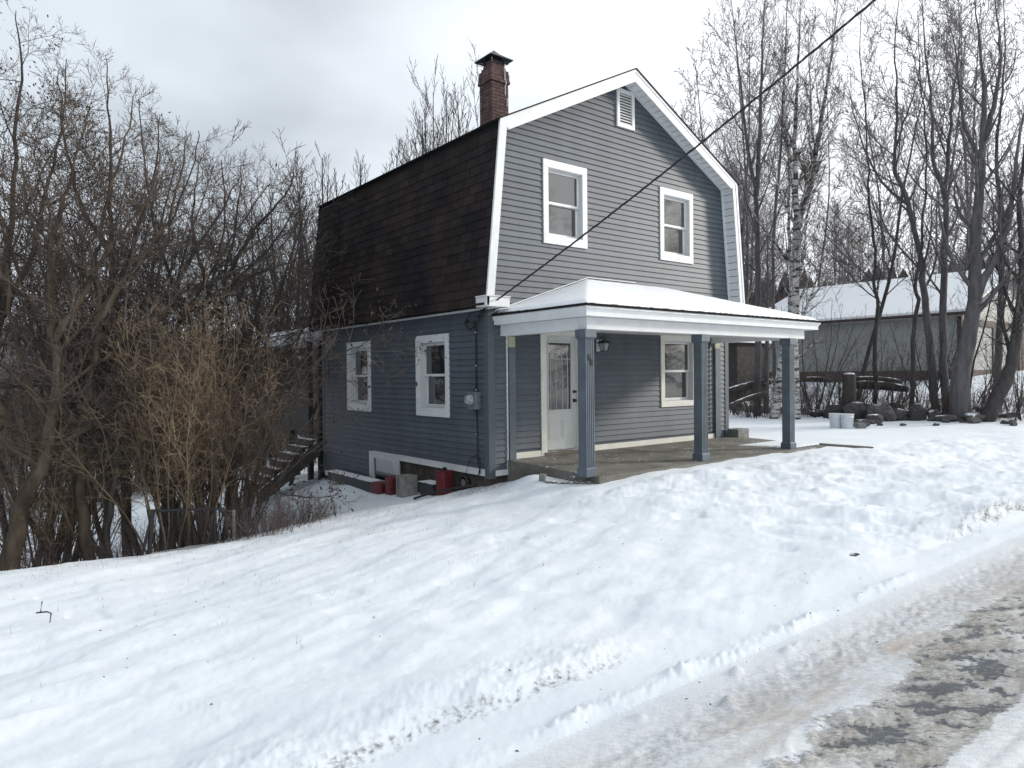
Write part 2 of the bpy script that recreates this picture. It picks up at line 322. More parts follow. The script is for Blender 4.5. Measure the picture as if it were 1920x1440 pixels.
def make_terrain():
    ang = np.concatenate([np.linspace(-pi, -.86, 40, endpoint=False), np.linspace(-.86, .86, 720), np.linspace(.86, pi, 40, endpoint=False)[1:]])+YAW
    rad = np.concatenate([[.05, .4, .8, 1.2, 1.5], np.geomspace(1.7, 30, 330), np.geomspace(30.4, 1400, 120)])
    A, Rr = np.meshgrid(ang, rad); X = CX+np.sin(A)*Rr; Y = CY+np.cos(A)*Rr
    Z = base_h(X, Y)+detail_h(X, Y)
    # keep the sheet under the house and slab
    inside = (X > .12) & (X < 6.4) & (Y > .1) & (Y < 6.5); Z = np.where(inside, Z-1.0, Z)
    slab = (X > .42) & (X < 6.75) & (Y > -1.95) & (Y < .1); over = (X-5.55)*.8+(Y+1.75)*.45+.12*perlin(X*2.5, Y*2.5, 120)+.05*perlin(X*8, Y*8, 121); cov = sst(-.02, .06, over); Z = np.where(slab, (Z-.25)*(1-cov)+np.maximum(Z, -.05+.022)*cov, Z)
    nr, na = X.shape; idx = np.arange(nr*na).reshape(nr, na); nx = np.roll(idx, -1, axis=1)
    q = np.stack([idx[:-1], idx[1:], nx[1:], nx[:-1]], -1).reshape(-1, 4)
    co = np.stack([X, Y, Z], -1).reshape(-1, 3); cy = co[q, 1].mean(1); cx = co[q, 0].mean(1)
    isroad = cy < -6.82
    sl, asp = slush_masks(co[:, 0], co[:, 1])
    for name, sel, m in (('snow_ground', ~isroad, snow_mat()), ('road', isroad, road_mat())):
        Q = q[sel]; used, inv = np.unique(Q, return_inverse=True); V = co[used]; Q = inv.reshape(-1, 4)
        me = bpy.data.meshes.new(name); me.vertices.add(len(V)); me.vertices.foreach_set('co', V.ravel())
        me.loops.add(Q.size); me.loops.foreach_set('vertex_index', Q.ravel().astype(np.int32)); me.polygons.add(len(Q))
        me.polygons.foreach_set('loop_start', np.arange(0, Q.size, 4, dtype=np.int32)); me.polygons.foreach_set('loop_total', np.full(len(Q), 4, np.int32))
        me.polygons.foreach_set('use_smooth', np.ones(len(Q), bool)); me.update(calc_edges=True)
        a = me.attributes.new('masks', 'FLOAT_COLOR', 'POINT')
        if name == 'road': c = np.stack([sl[used], asp[used], 0*used, 0*used+1], -1)
        else:
            x, y = V[:, 0], V[:, 1]; dist = np.hypot(x-CX, y-CY)
            wob = .05*perlin(x*1.7, x*0+3, 50)
            sp = perlin(x*26, y*26, 90)*.6+perlin(x*50, y*50, 91)*.4
            face = bump_(y, -6.38+wob, .06)*(1-sst(-4.1, -3.5, x))+1.3*bump_(y, -6.43+wob*.4, .06)*1.5*sst(.2, 2.0, x)*(1-sst(14, 20, dist))  # dirty ridge face; the right edge step's shadow line is painted in too
            dirt_and_shade = np.clip(face*sst(-.18, .3, sp+.25*perlin(x*3, y*3, 92)), 0, 1)
            wl = bump_(x, -.05, .55)*bump_(y, -.10, .34)*2.2*sst(-.45, .10, perlin(x*30, y*30, 96)+.5*perlin(x*9, y*9, 97)); dirt_and_shade = np.maximum(dirt_and_shade, np.clip(wl*1.2, 0, .85))
            woods = sst(110, 160, dist)*sst(-.25, .05, fbm(x/45, y/45, 3, 95)+.12*sst(200, 300, dist)); c = np.stack([dirt_and_shade, woods, 0*x, 0*x+1], -1)
        a.data.foreach_set('color', c.astype(np.float32).ravel())
        me.materials.append(m); tag(link(name, me), kind='structure')
def _nodes(name):
    m = bpy.data.materials.new(name); m.use_nodes = True; N = m.node_tree.nodes; L = m.node_tree.links; b = N['Principled BSDF']
    g = N.new('ShaderNodeNewGeometry'); a = N.new('ShaderNodeAttribute'); a.attribute_name = 'masks'; sp = N.new('ShaderNodeSeparateColor'); L.new(a.outputs['Color'], sp.inputs[0])
    def noise(scale, st=(1, 1, 1), det=4, ro=.55):
        mp_ = N.new('ShaderNodeMapping'); mp_.inputs['Scale'].default_value = st; L.new(g.outputs['Position'], mp_.inputs[0])
        n = N.new('ShaderNodeTexNoise'); n.inputs['Scale'].default_value = scale; n.inputs['Detail'].default_value = det; n.inputs['Roughness'].default_value = ro; L.new(mp_.outputs[0], n.inputs[0]); return n.outputs[0]
    def mixc(f, a_, b_):
        x = N.new('ShaderNodeMix'); x.data_type = 'RGBA'
        for i, v in ((0, f), (6, a_), (7, b_)):
            if isinstance(v, tuple): x.inputs[i].default_value = (*v, 1)
            elif isinstance(v, float): x.inputs[i].default_value = v
            else: L.new(v, x.inputs[i])
        return x.outputs[2]
    def mth(op, *v):
        x = N.new('ShaderNodeMath'); x.operation = op
        for i, w in enumerate(v):
            if isinstance(w, (int, float)): x.inputs[i].default_value = w
            else: L.new(w, x.inputs[i])
        return x.outputs[0]
    def mrange(v, a_, b_, c=0., d=1.):
        x = N.new('ShaderNodeMapRange'); x.inputs[1].default_value = a_; x.inputs[2].default_value = b_; x.inputs[3].default_value = c; x.inputs[4].default_value = d; L.new(v, x.inputs[0]); return x.outputs[0]
    return m, N, L, b, g, sp, noise, mixc, mth, mrange
def snow_mat():
    m, N, L, b, g, sp, noise, mixc, mth, mrange = _nodes('snow')
    c = mixc(mrange(noise(.9, det=3), .3, .7), (.74, .79, .84), (.79, .83, .87))
    c = mixc(mth('MULTIPLY', sp.outputs[0], mrange(noise(45), .35, .6)), c, (.13, .12, .105))
    wd = mixc(mrange(noise(.16, (1, 1, .5), 6, .75), .4, .6), (.045, .042, .042), (.09, .08, .075))
    c = mixc(sp.outputs[1], c, wd)
    L.new(c, b.inputs['Base Color']); b.inputs['Roughness'].default_value = .75; b.inputs['Specular IOR Level'].default_value = .3
    bp = N.new('ShaderNodeBump'); bp.inputs['Distance'].default_value = .010; bp.inputs['Strength'].default_value = .6
    L.new(mth('ADD', noise(9, (1, 1.6, 1), 5, .6), mth('MULTIPLY', noise(120), .18)), bp.inputs['Height']); L.new(bp.outputs[0], b.inputs['Normal'])
    return m
def road_mat():
    m, N, L, b, g, sp, noise, mixc, mth, mrange = _nodes('road_snow')
    pos = N.new('ShaderNodeSeparateXYZ'); L.new(g.outputs['Position'], pos.inputs[0]); y = pos.outputs[1]
    def band(c0, w):  # smooth band around y = c0
        return mrange(mth('ABSOLUTE', mth('ADD', y, -c0)), 0., w, 1., 0.)
    c = mixc(mrange(noise(2.5, det=4), .3, .7), (.72, .76, .80), (.79, .815, .835))
    mpr = N.new('ShaderNodeMapping'); mpr.inputs['Rotation'].default_value = (0, 0, YAW); L.new(g.outputs['Position'], mpr.inputs[0]); mps = N.new('ShaderNodeMapping'); mps.inputs['Scale'].default_value = (1, 2.6, 1); L.new(mpr.outputs[0], mps.inputs[0]); nsn = N.new('ShaderNodeTexNoise'); nsn.inputs['Scale'].default_value = 24; nsn.inputs['Detail'].default_value = 8; nsn.inputs['Roughness'].default_value = .70; L.new(mps.outputs[0], nsn.inputs[0]); ns = nsn.outputs[0]
    tr = mth('MULTIPLY', band(-7.14, .36), mrange(ns, .40, .60))
    tr = mth('MULTIPLY', tr, .55); c = mixc(tr, c, (.38, .36, .34))
    br = mth('MULTIPLY', band(-7.30, .36), mrange(noise(1.7, (1, 2, 1), 4, .7), .47, .68)); c = mixc(mth('MULTIPLY', br, .8), c, (.46, .38, .31))
    # slush and asphalt
    sl = mixc(mrange(ns, .38, .60), (.22, .21, .19), (.60, .59, .56))
    asph = mixc(mrange(noise(160), .3, .75), (.05, .058, .075), (.13, .145, .165))
    sl = mixc(mth('MULTIPLY', mrange(noise(3.2, (1, 1.6, 1), 4), .46, .64), .6), sl, (.74, .75, .74)); sl = mixc(mth('MULTIPLY', mrange(noise(4.1, (1, 1.9, 1), 4), .50, .66), .55), sl, (.24, .205, .165))
    fa = mth('MULTIPLY', mrange(mth('ADD', sp.outputs[1], mth('MULTIPLY', mth('ADD', ns, -.5), 4.2)), .45, .85), .92)
    sl = mixc(fa, sl, asph)
    fs = mrange(mth('ADD', sp.outputs[0], mth('ADD', mth('MULTIPLY', mth('ADD', ns, -.5), 1.6), mth('MULTIPLY', mth('ADD', noise(5, det=4), -.5), 1.3))), .42, .66)
    # thin grey dirt film grading out from the slush towards the verge
    film = mth('MULTIPLY', mrange(y, -6.95, -7.5), mth('MULTIPLY', mrange(pos.outputs[0], -4.6, -1.5), mrange(mth('ADD', ns, mth('MULTIPLY', noise(2.2), .5)), .60, .86)))
    c = mixc(mth('MULTIPLY', film, .75), c, (.30, .275, .24))
    c = mixc(fs, c, sl)
    fdist = mrange(y, -11., -30.); c = mixc(fdist, c, c)
    L.new(c, b.inputs['Base Color']); b.inputs['Roughness'].default_value = .7; b.inputs['Specular IOR Level'].default_value = .35
    bp = N.new('ShaderNodeBump'); bp.inputs['Distance'].default_value = .02; bp.inputs['Strength'].default_value = .8
    h = mth('ADD', mth('MULTIPLY', ns, mth('ADD', mth('MULTIPLY', fs, .42), mth('ADD', mth('MULTIPLY', band(-7.14, .4), .8), .12))), mth('MULTIPLY', noise(70, (1, 2, 1)), .25))
    L.new(h, bp.inputs['Height']); L.new(bp.outputs[0], b.inputs['Normal'])
    return m
make_terrain()

# ------------------------------------------------------------------ the house
W, D = 6.483, 6.627
ZE = 2.52                       # eave level
BX, BZ, PZ, EX = .047, 5.464, 7.074, .264     # break and peak of the outer roof line, eave overhang
OV = .286
H = thing('house', 'grey clapboard gambrel-roofed house with white trim and a front porch', 'house')
def part(name, parent=H, label=None):
    o = link(name, None, parent)
    if label: o['label'] = label
    return o
PX = W/2
outer = [(-EX, ZE-.02), (BX, BZ), (PX, PZ), (W-BX, BZ), (W+EX, ZE-.02)]
TH = .13
def inset(poly, t):
    out = []
    for i, p in enumerate(poly):
        ns = []
        for a, b in ((i-1, i), (i, i+1)):
            if a < 0 or b >= len(poly): continue
            dx, dz = poly[b][0]-poly[a][0], poly[b][1]-poly[a][1]; l = math.hypot(dx, dz); ns.append((dz/l, -dx/l))
        if len(ns) == 2:
            nx, nz = ns[0][0]+ns[1][0], ns[0][1]+ns[1][1]; l2 = nx*nx+nz*nz; nx, nz = 2*nx/l2, 2*nz/l2
        else: nx, nz = ns[0]
        out.append((p[0]+nx*t, p[1]+nz*t))
    return out
inner = inset(outer, TH); rakein = inset(outer, .17)
def gable_x(z, off=.0):
    """left and right end of the gable wall at height z"""
    if z <= inner[0][1]: return 0., W
    for (xa, za), (xb, zb) in zip(inner[:2], inner[1:3]):
        if z <= zb: x = xa+(xb-xa)*(z-za)/(zb-za); x = max(x, 0); return x+off, W-x-off
    return None
ROW = .1016
def clapboards(parent, rows_z, spans_fn, plane, nm='clapboard', m=SIDING):
    """plane 'f': along X on y=0 facing -Y; 'l': along Y on x=0 facing -X"""
    for z in rows_z:
        sps = []
        for (a0, a1, b0, b1, h) in spans_fn(z):
            if a1-a0 > 2.6: q = a0+(a1-a0)*rnd.uniform(.25, .75); sps += [(a0, q-.001, b0, q-.001, h), (q+.001, a1, q+.001, b1, h)]
            else: sps.append((a0, a1, b0, b1, h))
        for (a0, a1, b0, b1, h) in sps:        # a at bottom, b at top of the board
            p = [(a0, .004, z), (a1, .004, z), (a1, -.0215, z), (a0, -.0215, z), (b0, .004, z+h), (b1, .004, z+h), (b1, -.004, z+h), (b0, -.004, z+h)]
            if plane == 'f': q = [(x, y, zz) for x, y, zz in p]
            else: q = [(y, x, zz) for x, y, zz in p]
            mb = MB().hexa(q)
            # chamfered drip edge
            k = [(a0, -.022, z-.003), (a1, -.022, z-.003), (a1, -.016, z-.003), (a0, -.016, z-.003), (a0, -.022, z), (a1, -.022, z), (a1, -.016, z), (a0, -.016, z)]
            mb.hexa(k if plane == 'f' else [(y, x, zz) for x, y, zz in k])
            mb.build(nm, m, parent)
def cut(a, b, z, h, openings):
    sp = [(a, b)]
    for (x0, x1, z0, z1) in openings:
        if z+h*.5 > z0 and z+h*.5 < z1:
            n = []
            for s, e in sp:
                if x1 <= s or x0 >= e: n.append((s, e)); continue
                if x0 > s: n.append((s, x0))
                if x1 < e: n.append((x1, e))
            sp = n
    return [s for s in sp if s[1]-s[0] > .03]
# openings: outer casing rectangles
WIN_UP = [(1.181, 2.224, 3.669, 5.119), (4.246, 5.289, 3.669, 5.119)]
WIN_P = (4.241, 5.373, .727, 2.19)
DOOR = (1.095, 2.17, .0, 2.16)
VENT = (3.02, 3.50, 6.06, 6.78)
WIN_L = [(1.142, 2.267, .664, 2.143), (4.132, 5.257, .664, 2.143)]
fo = [WIN_P, DOOR, VENT]+WIN_UP
fo = [(a+.02, b-.02, c+.01, d-.01) for a, b, c, d in fo]
lo_ = [(a+.02, b-.02, c+.01, d-.01) for a, b, c, d in WIN_L]+[(2.97, 4.22, -2, -.16)]
fw = part('wall', label='front gable wall'); lw = part('wall', label='shaded side wall'); bw = part('wall', label='hidden back and side walls')
def frows(z):
    out = []
    e0 = gable_x(z); e1 = gable_x(z+ROW)
    if e0 is None: return []
    if e1 is None: e1 = (PX, PX)
    if z < .08: segs = [(.10, .345)]
    else: segs = [(.10, W-.10)] if z < 2.5 else [(-9, 9)]
    for s, e in segs:
        for a, b in cut(max(s, e0[0]-.02), min(e, e0[1]+.02), z, ROW, fo):
            # slanted ends in the gable
            ba = max(a, e1[0]-.02) if a <= e0[0]+.001 else a; bb = min(b, e1[1]+.02) if b >= e0[1]-.001 else b
            if z < 2.5: ba, bb = a, b
            if z > 2.28 and z < 2.4: pass
            out.append((a, b, ba, bb, ROW))
    return out
z0f = -.15
frz = [z0f+i*ROW for i in range(int((inner[2][1]-z0f)/ROW)+1)]
clapboards(fw, frz, frows, 'f')
def lrows(z):
    if z < -.14: base = [(2.97, D-.09)]
    else: base = [(.09, D-.09)]
    out = []
    for s, e in base:
        for a, b in cut(s, e, z, ROW, lo_):
            if z < -.14 and a < 4.2: continue
            out.append((a, b, a, b, min(ROW, 2.46-z)))
    return out
clapboards(lw, [-.15+i*ROW for i in range(26)], lrows, 'l')
clapboards(lw, [-.15-i*ROW for i in range(1, 7)], lrows, 'l')
# wall cores behind the boards
mb = MB(); poly = [(.0, .16, -.3), (.0, .16, ZE), (max(inner[1][0], .02), .16, inner[1][1]), (PX, .16, inner[2][1]), (W-max(inner[1][0], .02), .16, inner[3][1]), (W, .16, ZE), (W, .16, -.3)]
mb.prism([(min(max(x, .16), W-.16), y, z) for x, y, z in poly], (0, .12, 0)); mb.build('wall_core', JOINT, fw)
mb = MB(); mb.box(.16, .28, .28, D-.28, -.95, ZE); mb.build('wall_core', JOINT, lw)
mb = MB(); mb.box(W-.02, W-.004, .02, D, -.3, ZE); mb.box(.0, W-.03, D-.04, D-.004, -1.2, ZE)
mb.prism([(.0, D-.04, ZE+.002), (max(inner[1][0], .02), D-.04, inner[1][1]), (PX, D-.04, inner[2][1]), (W-max(inner[1][0], .02), D-.04, inner[3][1]), (W, D-.04, ZE+.002)], (0, .036, 0)); mb.build('siding_panel', SIDING, bw)
def backing(parent, plane, a, b, c, d, ops):
    """thin sheathing directly behind the boards, cut round the openings"""
    zs = sorted({c, d}|{min(max(o[2], c), d) for o in ops}|{min(max(o[3], c), d) for o in ops}); mb = MB()
    for z0, z1 in zip(zs, zs[1:]):
        if z1-z0 < .005: continue
        for s, e in cut(a, b, z0, z1-z0, ops):
            if plane == 'f': mb.box(s, e, .0045, .02, z0, z1)
            else: mb.box(.0045, .02, s, e, z0, z1)
    mb.build('sheathing', SIDING, parent)
backing(fw, 'f', .02, W-.02, .0, 2.55, [(a+.05, b-.05, c+.05, d-.05) for a, b, c, d in fo])
backing(lw, 'l', .021, D-.02, -.2, ZE, [(a+.05, b-.05, c+.05, d-.05) for a, b, c, d in lo_])
backing(lw, 'l', 4.22, D-.02, -.9, -.2, [])
# gable sheathing
mb = MB(); ops = [(a+.05, b-.05, c+.05, d-.05) for a, b, c, d in fo]
for z in frz:
    if z < 2.54: continue
    e0, e1 = gable_x(z), gable_x(z+ROW) or (PX, PX)
    for s, e in cut(e0[0], e0[1], z, ROW, ops):
        s1 = e1[0] if s == e0[0] else s; e_1 = e1[1] if e == e0[1] else e
        mb.hexa([(s, .0045, z), (e, .0045, z), (e, .02, z), (s, .02, z), (s1, .0045, z+ROW), (e_1, .0045, z+ROW), (e_1, .02, z+ROW), (s1, .02, z+ROW)])
mb.build('sheathing', SIDING, fw)
# corner trims, skirts
MB().box(-.028, .10, -.028, .0, -.29, 2.5).box(-.028, .0, .0005, .095, -.29, 2.5).build('corner_trim', TRIMG, H, bevel=.004)
MB().box(W-.10, W+.028, -.028, .0, -.02, 2.5).box(W, W+.028, .0005, .095, -.02, 2.5).build('corner_trim', TRIMG, H, bevel=.004)
MB().box(-.028, .0, D-.09, D, -.86, 2.5).build('corner_trim', TRIMG, H, bevel=.004)
MB().box(-.026, .003, .097, 2.96, -.25, -.155).box(-.034, .003, .097, 2.96, -.155, -.14).build('skirt_board', WHITE, H)
MB().box(.102, .35, -.026, .003, -.25, -.155).build('skirt_board', WHITE, H)
MB().box(-.026, .003, 4.24, D-.09, -.91, -.80).build('skirt_board', WHITE, H)
MB().box(.52, 1.09, -.026, .002, .001, .10).build('skirt_board', CREAM, H)
MB().box(2.175, 5.985, -.026, .002, .001, .10).build('skirt_board', CREAM, H)
MB().box(.350, .372, -.030, .0, -.25, 2.10).build('end_channel', WHITE, H)
MB().box(5.80, 5.86, -.020, .0, .1, 2.12).build('end_channel', JOINT, H)
# eave moulding along the side wall
MB().prism([(-.10, -.28, 2.515), (-.10, -.28, 2.60), (.0, -.28, 2.60), (.0, -.28, 2.47), (-.03, -.28, 2.47), (-.03, -.28, 2.515)][::-1], (0, D+.50, 0)).build('eave_moulding', WHITE, H)
# foundation
mb = MB(); mb.box(.03, .28, .285, D-.05, -2.2, -.24); mb.box(.03, W-.1, .03, .28, -2.2, -.24); mb.box(.0, .06, 4.2, D, -2.2, -.91); mb.box(.29, W-.1, D-.3, D-.05, -2.2, -1.1); mb.box(W-.25, W-.02, .3, D-.31, -2, -.1); mb.build('foundation', FOUND, H)

# windows -----------------------------------------------------------
def window(parent, plane, x0, x1, z0, z1, side=.115, top=.135, bot=.15, m=WHITE, depth=.10, label=None):
    def B(mb, a, b, c, d, e, f):        # a..b along, c..d depth (0 = wall face, + inwards), e..f height
        return mb.box(a, b, c, d, e, f) if plane == 'f' else mb.box(c, d, a, b, e, f)
    cas = MB(); t = -.036
    B(cas, x0, x0+side, t, .002, z0+bot, z1-top); B(cas, x1-side, x1, t, .002, z0+bot, z1-top)
    B(cas, x0, x1, t-.002, .002, z1-top, z1); B(cas, x0, x1, t-.002, .002, z0, z0+bot)
    o = cas.build('window', m, parent, bevel=.003)
    if label: o['label'] = label
    a, b, c, d = x0+side, x1-side, z0+bot, z1-top
    j = MB(); e = .014
    B(j, a-e, a, .0025, depth+.05, c, d); B(j, b, b+e, .0025, depth+.05, c, d); B(j, a, b, .0025, depth+.05, c-e, c+.012); B(j, a, b, .0025, depth+.05, d-.012, d+e)
    j.build('jamb', WEATHER, o)
    mid = (c+d)/2
    def sash(a, b, c, d, y, s=.045):
        f = MB(); B(f, a, a+s, y, y+.035, c, d); B(f, b-s, b, y, y+.035, c, d); B(f, a+s, b-s, y, y+.035, c, c+s); B(f, a+s, b-s, y, y+.035, d-s*.9, d)
        f.build('sash', WHITE, o, bevel=.002); p = MB(); B(p, a+s-.003, b-s+.003, y+.018, y+.024, c+s-.003, d-s*.9+.003); p.build('pane', GLASS, o)
    sash(a+.004, b-.004, mid-.02, d-.014, depth-.045); sash(a+.004, b-.004, c+.014, mid+.022, depth-.006, .05)
    bk = MB(); B(bk, a-.05, b+.05, depth+.052, depth+.058, c-.05, d+.05); bk.build('blind', JOINT, o)
    return o
for w_, lb in zip(WIN_UP, ('upstairs window nearer the chimney side', 'upstairs window at the right')): window(H, 'f', *w_, label=lb)
window(H, 'f', *WIN_P, bot=.11, m=CREAM, label='porch window with cream casing')
for w_ in WIN_L: window(H, 'l', *w_, depth=.13)
# basement window unit under the stepped trim
bwn = MB().box(-.030, .004, 4.06, 4.24, -.80, -.16).box(-.030, .004, 2.97, 4.06, -.29, -.145).box(-.028, .004, 2.97, 3.20, -.80, -.29).box(-.026, .004, 3.20, 4.06, -.80, -.73).build('window', WEATHER, H)
bwn['label'] = 'low basement window in wide white trim'
MB().box(.0041, .02, 3.2, 4.06, -.73, -.29).build('pane', GLASS, bwn); MB().box(.0042, .018, 3.98, 4.02, -.73, -.29).build('sash', WEATHER, bwn)

# louvred gable vent
vn = MB(); x0, x1, z0, z1 = VENT; yv = -.05
vn.box(x0, x0+.07, yv, .002, z0, z1).box(x1-.07, x1, yv, .002, z0, z1).box(x0+.07, x1-.07, yv, .002, z0, z0+.07).box(x0+.07, x1-.07, yv, .002, z1-.07, z1)
vo = vn.build('gable_vent', WHITE, H, bevel=.003)
MB().box(x0+.07, x1-.07, -.004, .002, z0+.07, z1-.07).build('backing', JOINT, vo)
nl = 11
for i in range(nl):
    z = z0+.07+(z1-z0-.14)*i/nl; h = (z1-z0-.14)/nl
    MB().hexa([(x0+.07, -.046, z), (x1-.07, -.046, z), (x1-.07, -.038, z), (x0+.07, -.038, z), (x0+.07, -.020, z+h*.75), (x1-.07, -.020, z+h*.75), (x1-.07, -.012, z+h*.75), (x0+.07, -.012, z+h*.75)]).build('louvre', WHITE, vo)

# roof -----------------------------------------------------------
roof = part('roof', label='gambrel roof with dark shingled lower slope')
Y0, Y1 = -OV, D+.20
mid_ = inset(outer, .02)
for i in range(4):
    (xa, za), (xb, zb) = outer[i], outer[i+1]; (xc, zc), (xd, zd_) = inner[i], inner[i+1]
    if i == 0: a, b = mid_[0], mid_[1]
    else: a, b = (xa, za), (xb, zb)
    MB().prism([(a[0], Y0+.004, a[1]), (b[0], Y0+.004, b[1]), (xd, Y0+.004, zd_), (xc, Y0+.004, zc)], (0, Y1-Y0-.004, 0)).build('roof_slope', ROOFD, roof)
# front edge strips (drip edge) of upper slopes
for i in (1, 2):
    (xa, za), (xb, zb) = outer[i], outer[i+1]
    dx, dz = xb-xa, zb-za; l = math.hypot(dx, dz); ux, uz = dx/l, dz/l; nx, nz = -uz, ux
    ea = .07 if i == 1 else .0; eb = .07 if i == 2 else .0
    A = (xa-ux*ea, za-uz*ea); B_ = (xb+ux*eb, zb+uz*eb)
    MB().prism([(A[0], Y0-.05, A[1]), (B_[0], Y0-.05, B_[1]), (B_[0]+nx*.022, Y0-.05, B_[1]+nz*.022), (A[0]+nx*.022, Y0-.05, A[1]+nz*.022)], (0, Y1-Y0+.07, 0)).build('top_shingles', ROOFD, roof)
# shingle rows on the visible lower slope
(xa, za), (xb, zb) = mid_[0], mid_[1]
sl_len = math.hypot(xb-xa, zb-za); ux, uz = (xb-xa)/sl_len, (zb-za)/sl_len; nx, nz = -uz, ux
CR, TW = .157, .352
def shingle_mesh(w, k=0):
    t0, t1, h = .018, .005, CR+.018
    g = .006
    v = []
    for y in (g, w-g):
        for (s, n_) in ((0, 0), (0, t0), (h, t1), (h, 0)): v.append((ux*s+nx*n_, y, uz*s+nz*n_))
    # cut corners slightly
    return MB().add(v, [(0, 1, 2, 3), (7, 6, 5, 4), (0, 4, 5, 1), (1, 5, 6, 2), (2, 6, 7, 3), (3, 7, 4, 0)])
cells = []
for r_ in range(int(sl_len/CR)):
    s = .01+r_*CR; y = Y0+.03-(TW*(r_ % 2)*.5)-rnd.random()*.06
    while y < Y1:
        a, b = max(y, Y0+.03), min(y+TW, Y1)
        if b-a > .05: cells.append((a, b, s+rnd.uniform(-.003, .003)))
        y += TW
cells.sort(key=lambda c: (c[0]-CY)**2+(c[2]*.5)**2)
shm = {}
rest = MB()
for i, (a, b, s) in enumerate(cells):
    ox, oz = xa+ux*s, za+uz*s
    if i < 300:
        w_ = round(b-a, 2)
        if w_ not in shm: shm[w_] = shingle_mesh(w_).mesh('shingle', SHING)
        o = link('shingle', shm[w_], roof, (ox+nx*.003*rnd.random(), a, oz))
    else:
        m_ = shingle_mesh(b-a); rest.add([(p[0]+ox, p[1]+a, p[2]+oz) for p in m_.v], m_.f)
tag(rest.build('shingle_field', SHING, roof), kind='stuff')
# rake boards, front
def rake(i, ya, yb, t_in, t_out=0., m=WHITE, nm='rake_board'):
    oo = inset(outer, t_out) if t_out else outer; ii = inset(outer, t_in)
    return MB().prism([(oo[i][0], ya, oo[i][1]), (oo[i+1][0], ya, oo[i+1][1]), (ii[i+1][0], ya, ii[i+1][1]), (ii[i][0], ya, ii[i][1])], (0, yb-ya, 0)).build(nm, m, roof)
for i, t in ((0, .15), (1, .20), (2, .20), (3, .15)):
    rake(i, Y0-.022, Y0+.003, t); rake(i, Y0-.034, Y0-.0225, .05)
    rake(i, Y1-.003, Y1+.02, t, m=ROOFD, nm='back_rake')
# soffit panels under the overhang
inS = inset(outer, TH+.012)
for i in range(4):
    (xa_, za_), (xb_, zb_) = inner[i], inner[i+1]; L_ = math.hypot(xb_-xa_, zb_-za_); n_ = int(L_/.145)
    for k in range(n_):
        f0, f1 = (k+.04)/n_, (k+.96)/n_
        if i == 0 and k == 0: continue
        def P(f, t):
            q = inset(outer, TH+t); return (q[i][0]+(q[i+1][0]-q[i][0])*f, q[i][1]+(q[i+1][1]-q[i][1])*f)
        a, b, c, d = P(f0, .001), P(f1, .001), P(f1, .010), P(f0, .010)
        MB().prism([(a[0], Y0+.004, a[1]), (b[0], Y0+.004, b[1]), (c[0], Y0+.004, c[1]), (d[0], Y0+.004, d[1])], (0, OV-.03, 0)).build('soffit_panel', SOFFIT, roof)
    a, b, c, d = inset(outer, TH)[i], inset(outer, TH)[i+1], inset(outer, TH+.05)[i+1], inset(outer, TH+.05)[i]
    MB().prism([(a[0], -.045, a[1]), (b[0], -.045, b[1]), (c[0], -.045, c[1]), (d[0], -.045, d[1])], (0, .026, 0)).build('frieze_moulding', SOFFIT, roof)
# eave returns
for sx in (0, 1):
    f = (lambda x: x) if sx == 0 else (lambda x: W-x)
    x0, x1 = sorted((f(-EX+.01), f(.20)))
    MB().box(x0, x1, -OV-.034, -.019, 2.485, 2.64).build('eave_return', WHITE, H, bevel=.004)
    MB().box(x0-.012, x1+.012, -OV-.046, -.018, 2.641, 2.66).build('eave_return_cap', WEATHER, H)
    x0, x1 = sorted((f(-EX+.03), f(-.001)))
    MB().box(x0, x1, -.0185, D+.15, 2.60, 2.63).build('eave_soffit', SOFFIT, H)

# chimney --------------------------------------------------------
ch = part('chimney'); cx0, cy0, cw = 1.62, 2.00, .42
zb_, zt_ = 6.0, 7.28
MB().box(cx0+.012, cx0+cw-.012, cy0+.012, cy0+cw-.012, 5.6, 7.50).build('mortar_core', MORTAR, ch)
bl, bh, bd = .205, .066, .012
bme = MB().box(0, 1, 0, 1, 0, 1)
brick_cache = {}
def brick_mesh(lx, ly):
    k = (round(lx, 3), round(ly, 3))
    if k not in brick_cache:
        brick_cache[k] = MB().box(0, lx, 0, ly, 0, bh-.009).mesh('brick', BRICK)
    return brick_cache[k]
def ring(z, e):
    x0, y0, w_ = cx0-e, cy0-e, cw+2*e; odd = int(round(z*1000/66)) % 2; d_ = .10; g = .009
    def run(a, b, off):
        L_ = b-a; p = [a]; c = a+(bl if not off else bl*.5)
        while c < b-.04: p.append(c); c += bl
        p.append(b); return list(zip(p, p[1:]))
    for a, b in run(x0, x0+w_, odd):
        for y in (y0, y0+w_-d_): link('brick', brick_mesh(b-a-g, d_), ch, (a, y+rnd.uniform(-.002, .002), z))
    for a, b in run(y0+d_+g, y0+w_-d_-g, 1-odd):
        for x in (x0, x0+w_-d_): link('brick', brick_mesh(d_, b-a-g), ch, (x+rnd.uniform(-.002, .002), a, z))
z = zb_; i = 0
while z < 7.22: ring(z, 0); z += bh
ring(z, .028); z += bh
for e in (.018, .018, .006): ring(z, e); z += bh
for e in (-.03, -.055): ring(z, e); z += bh
zt = z
MB().box(cx0+.09, cx0+cw-.09, cy0+.09, cy0+cw-.09, zt-.03, zt+.13).build('flue', MORTAR, ch)
c0, c1 = cx0+cw/2, cy0+cw/2; hw = .275
cap = MB(); zc_ = zt+.10
prof = [(1, 0), (.62, .07), (.30, .13), (.0, .22)]
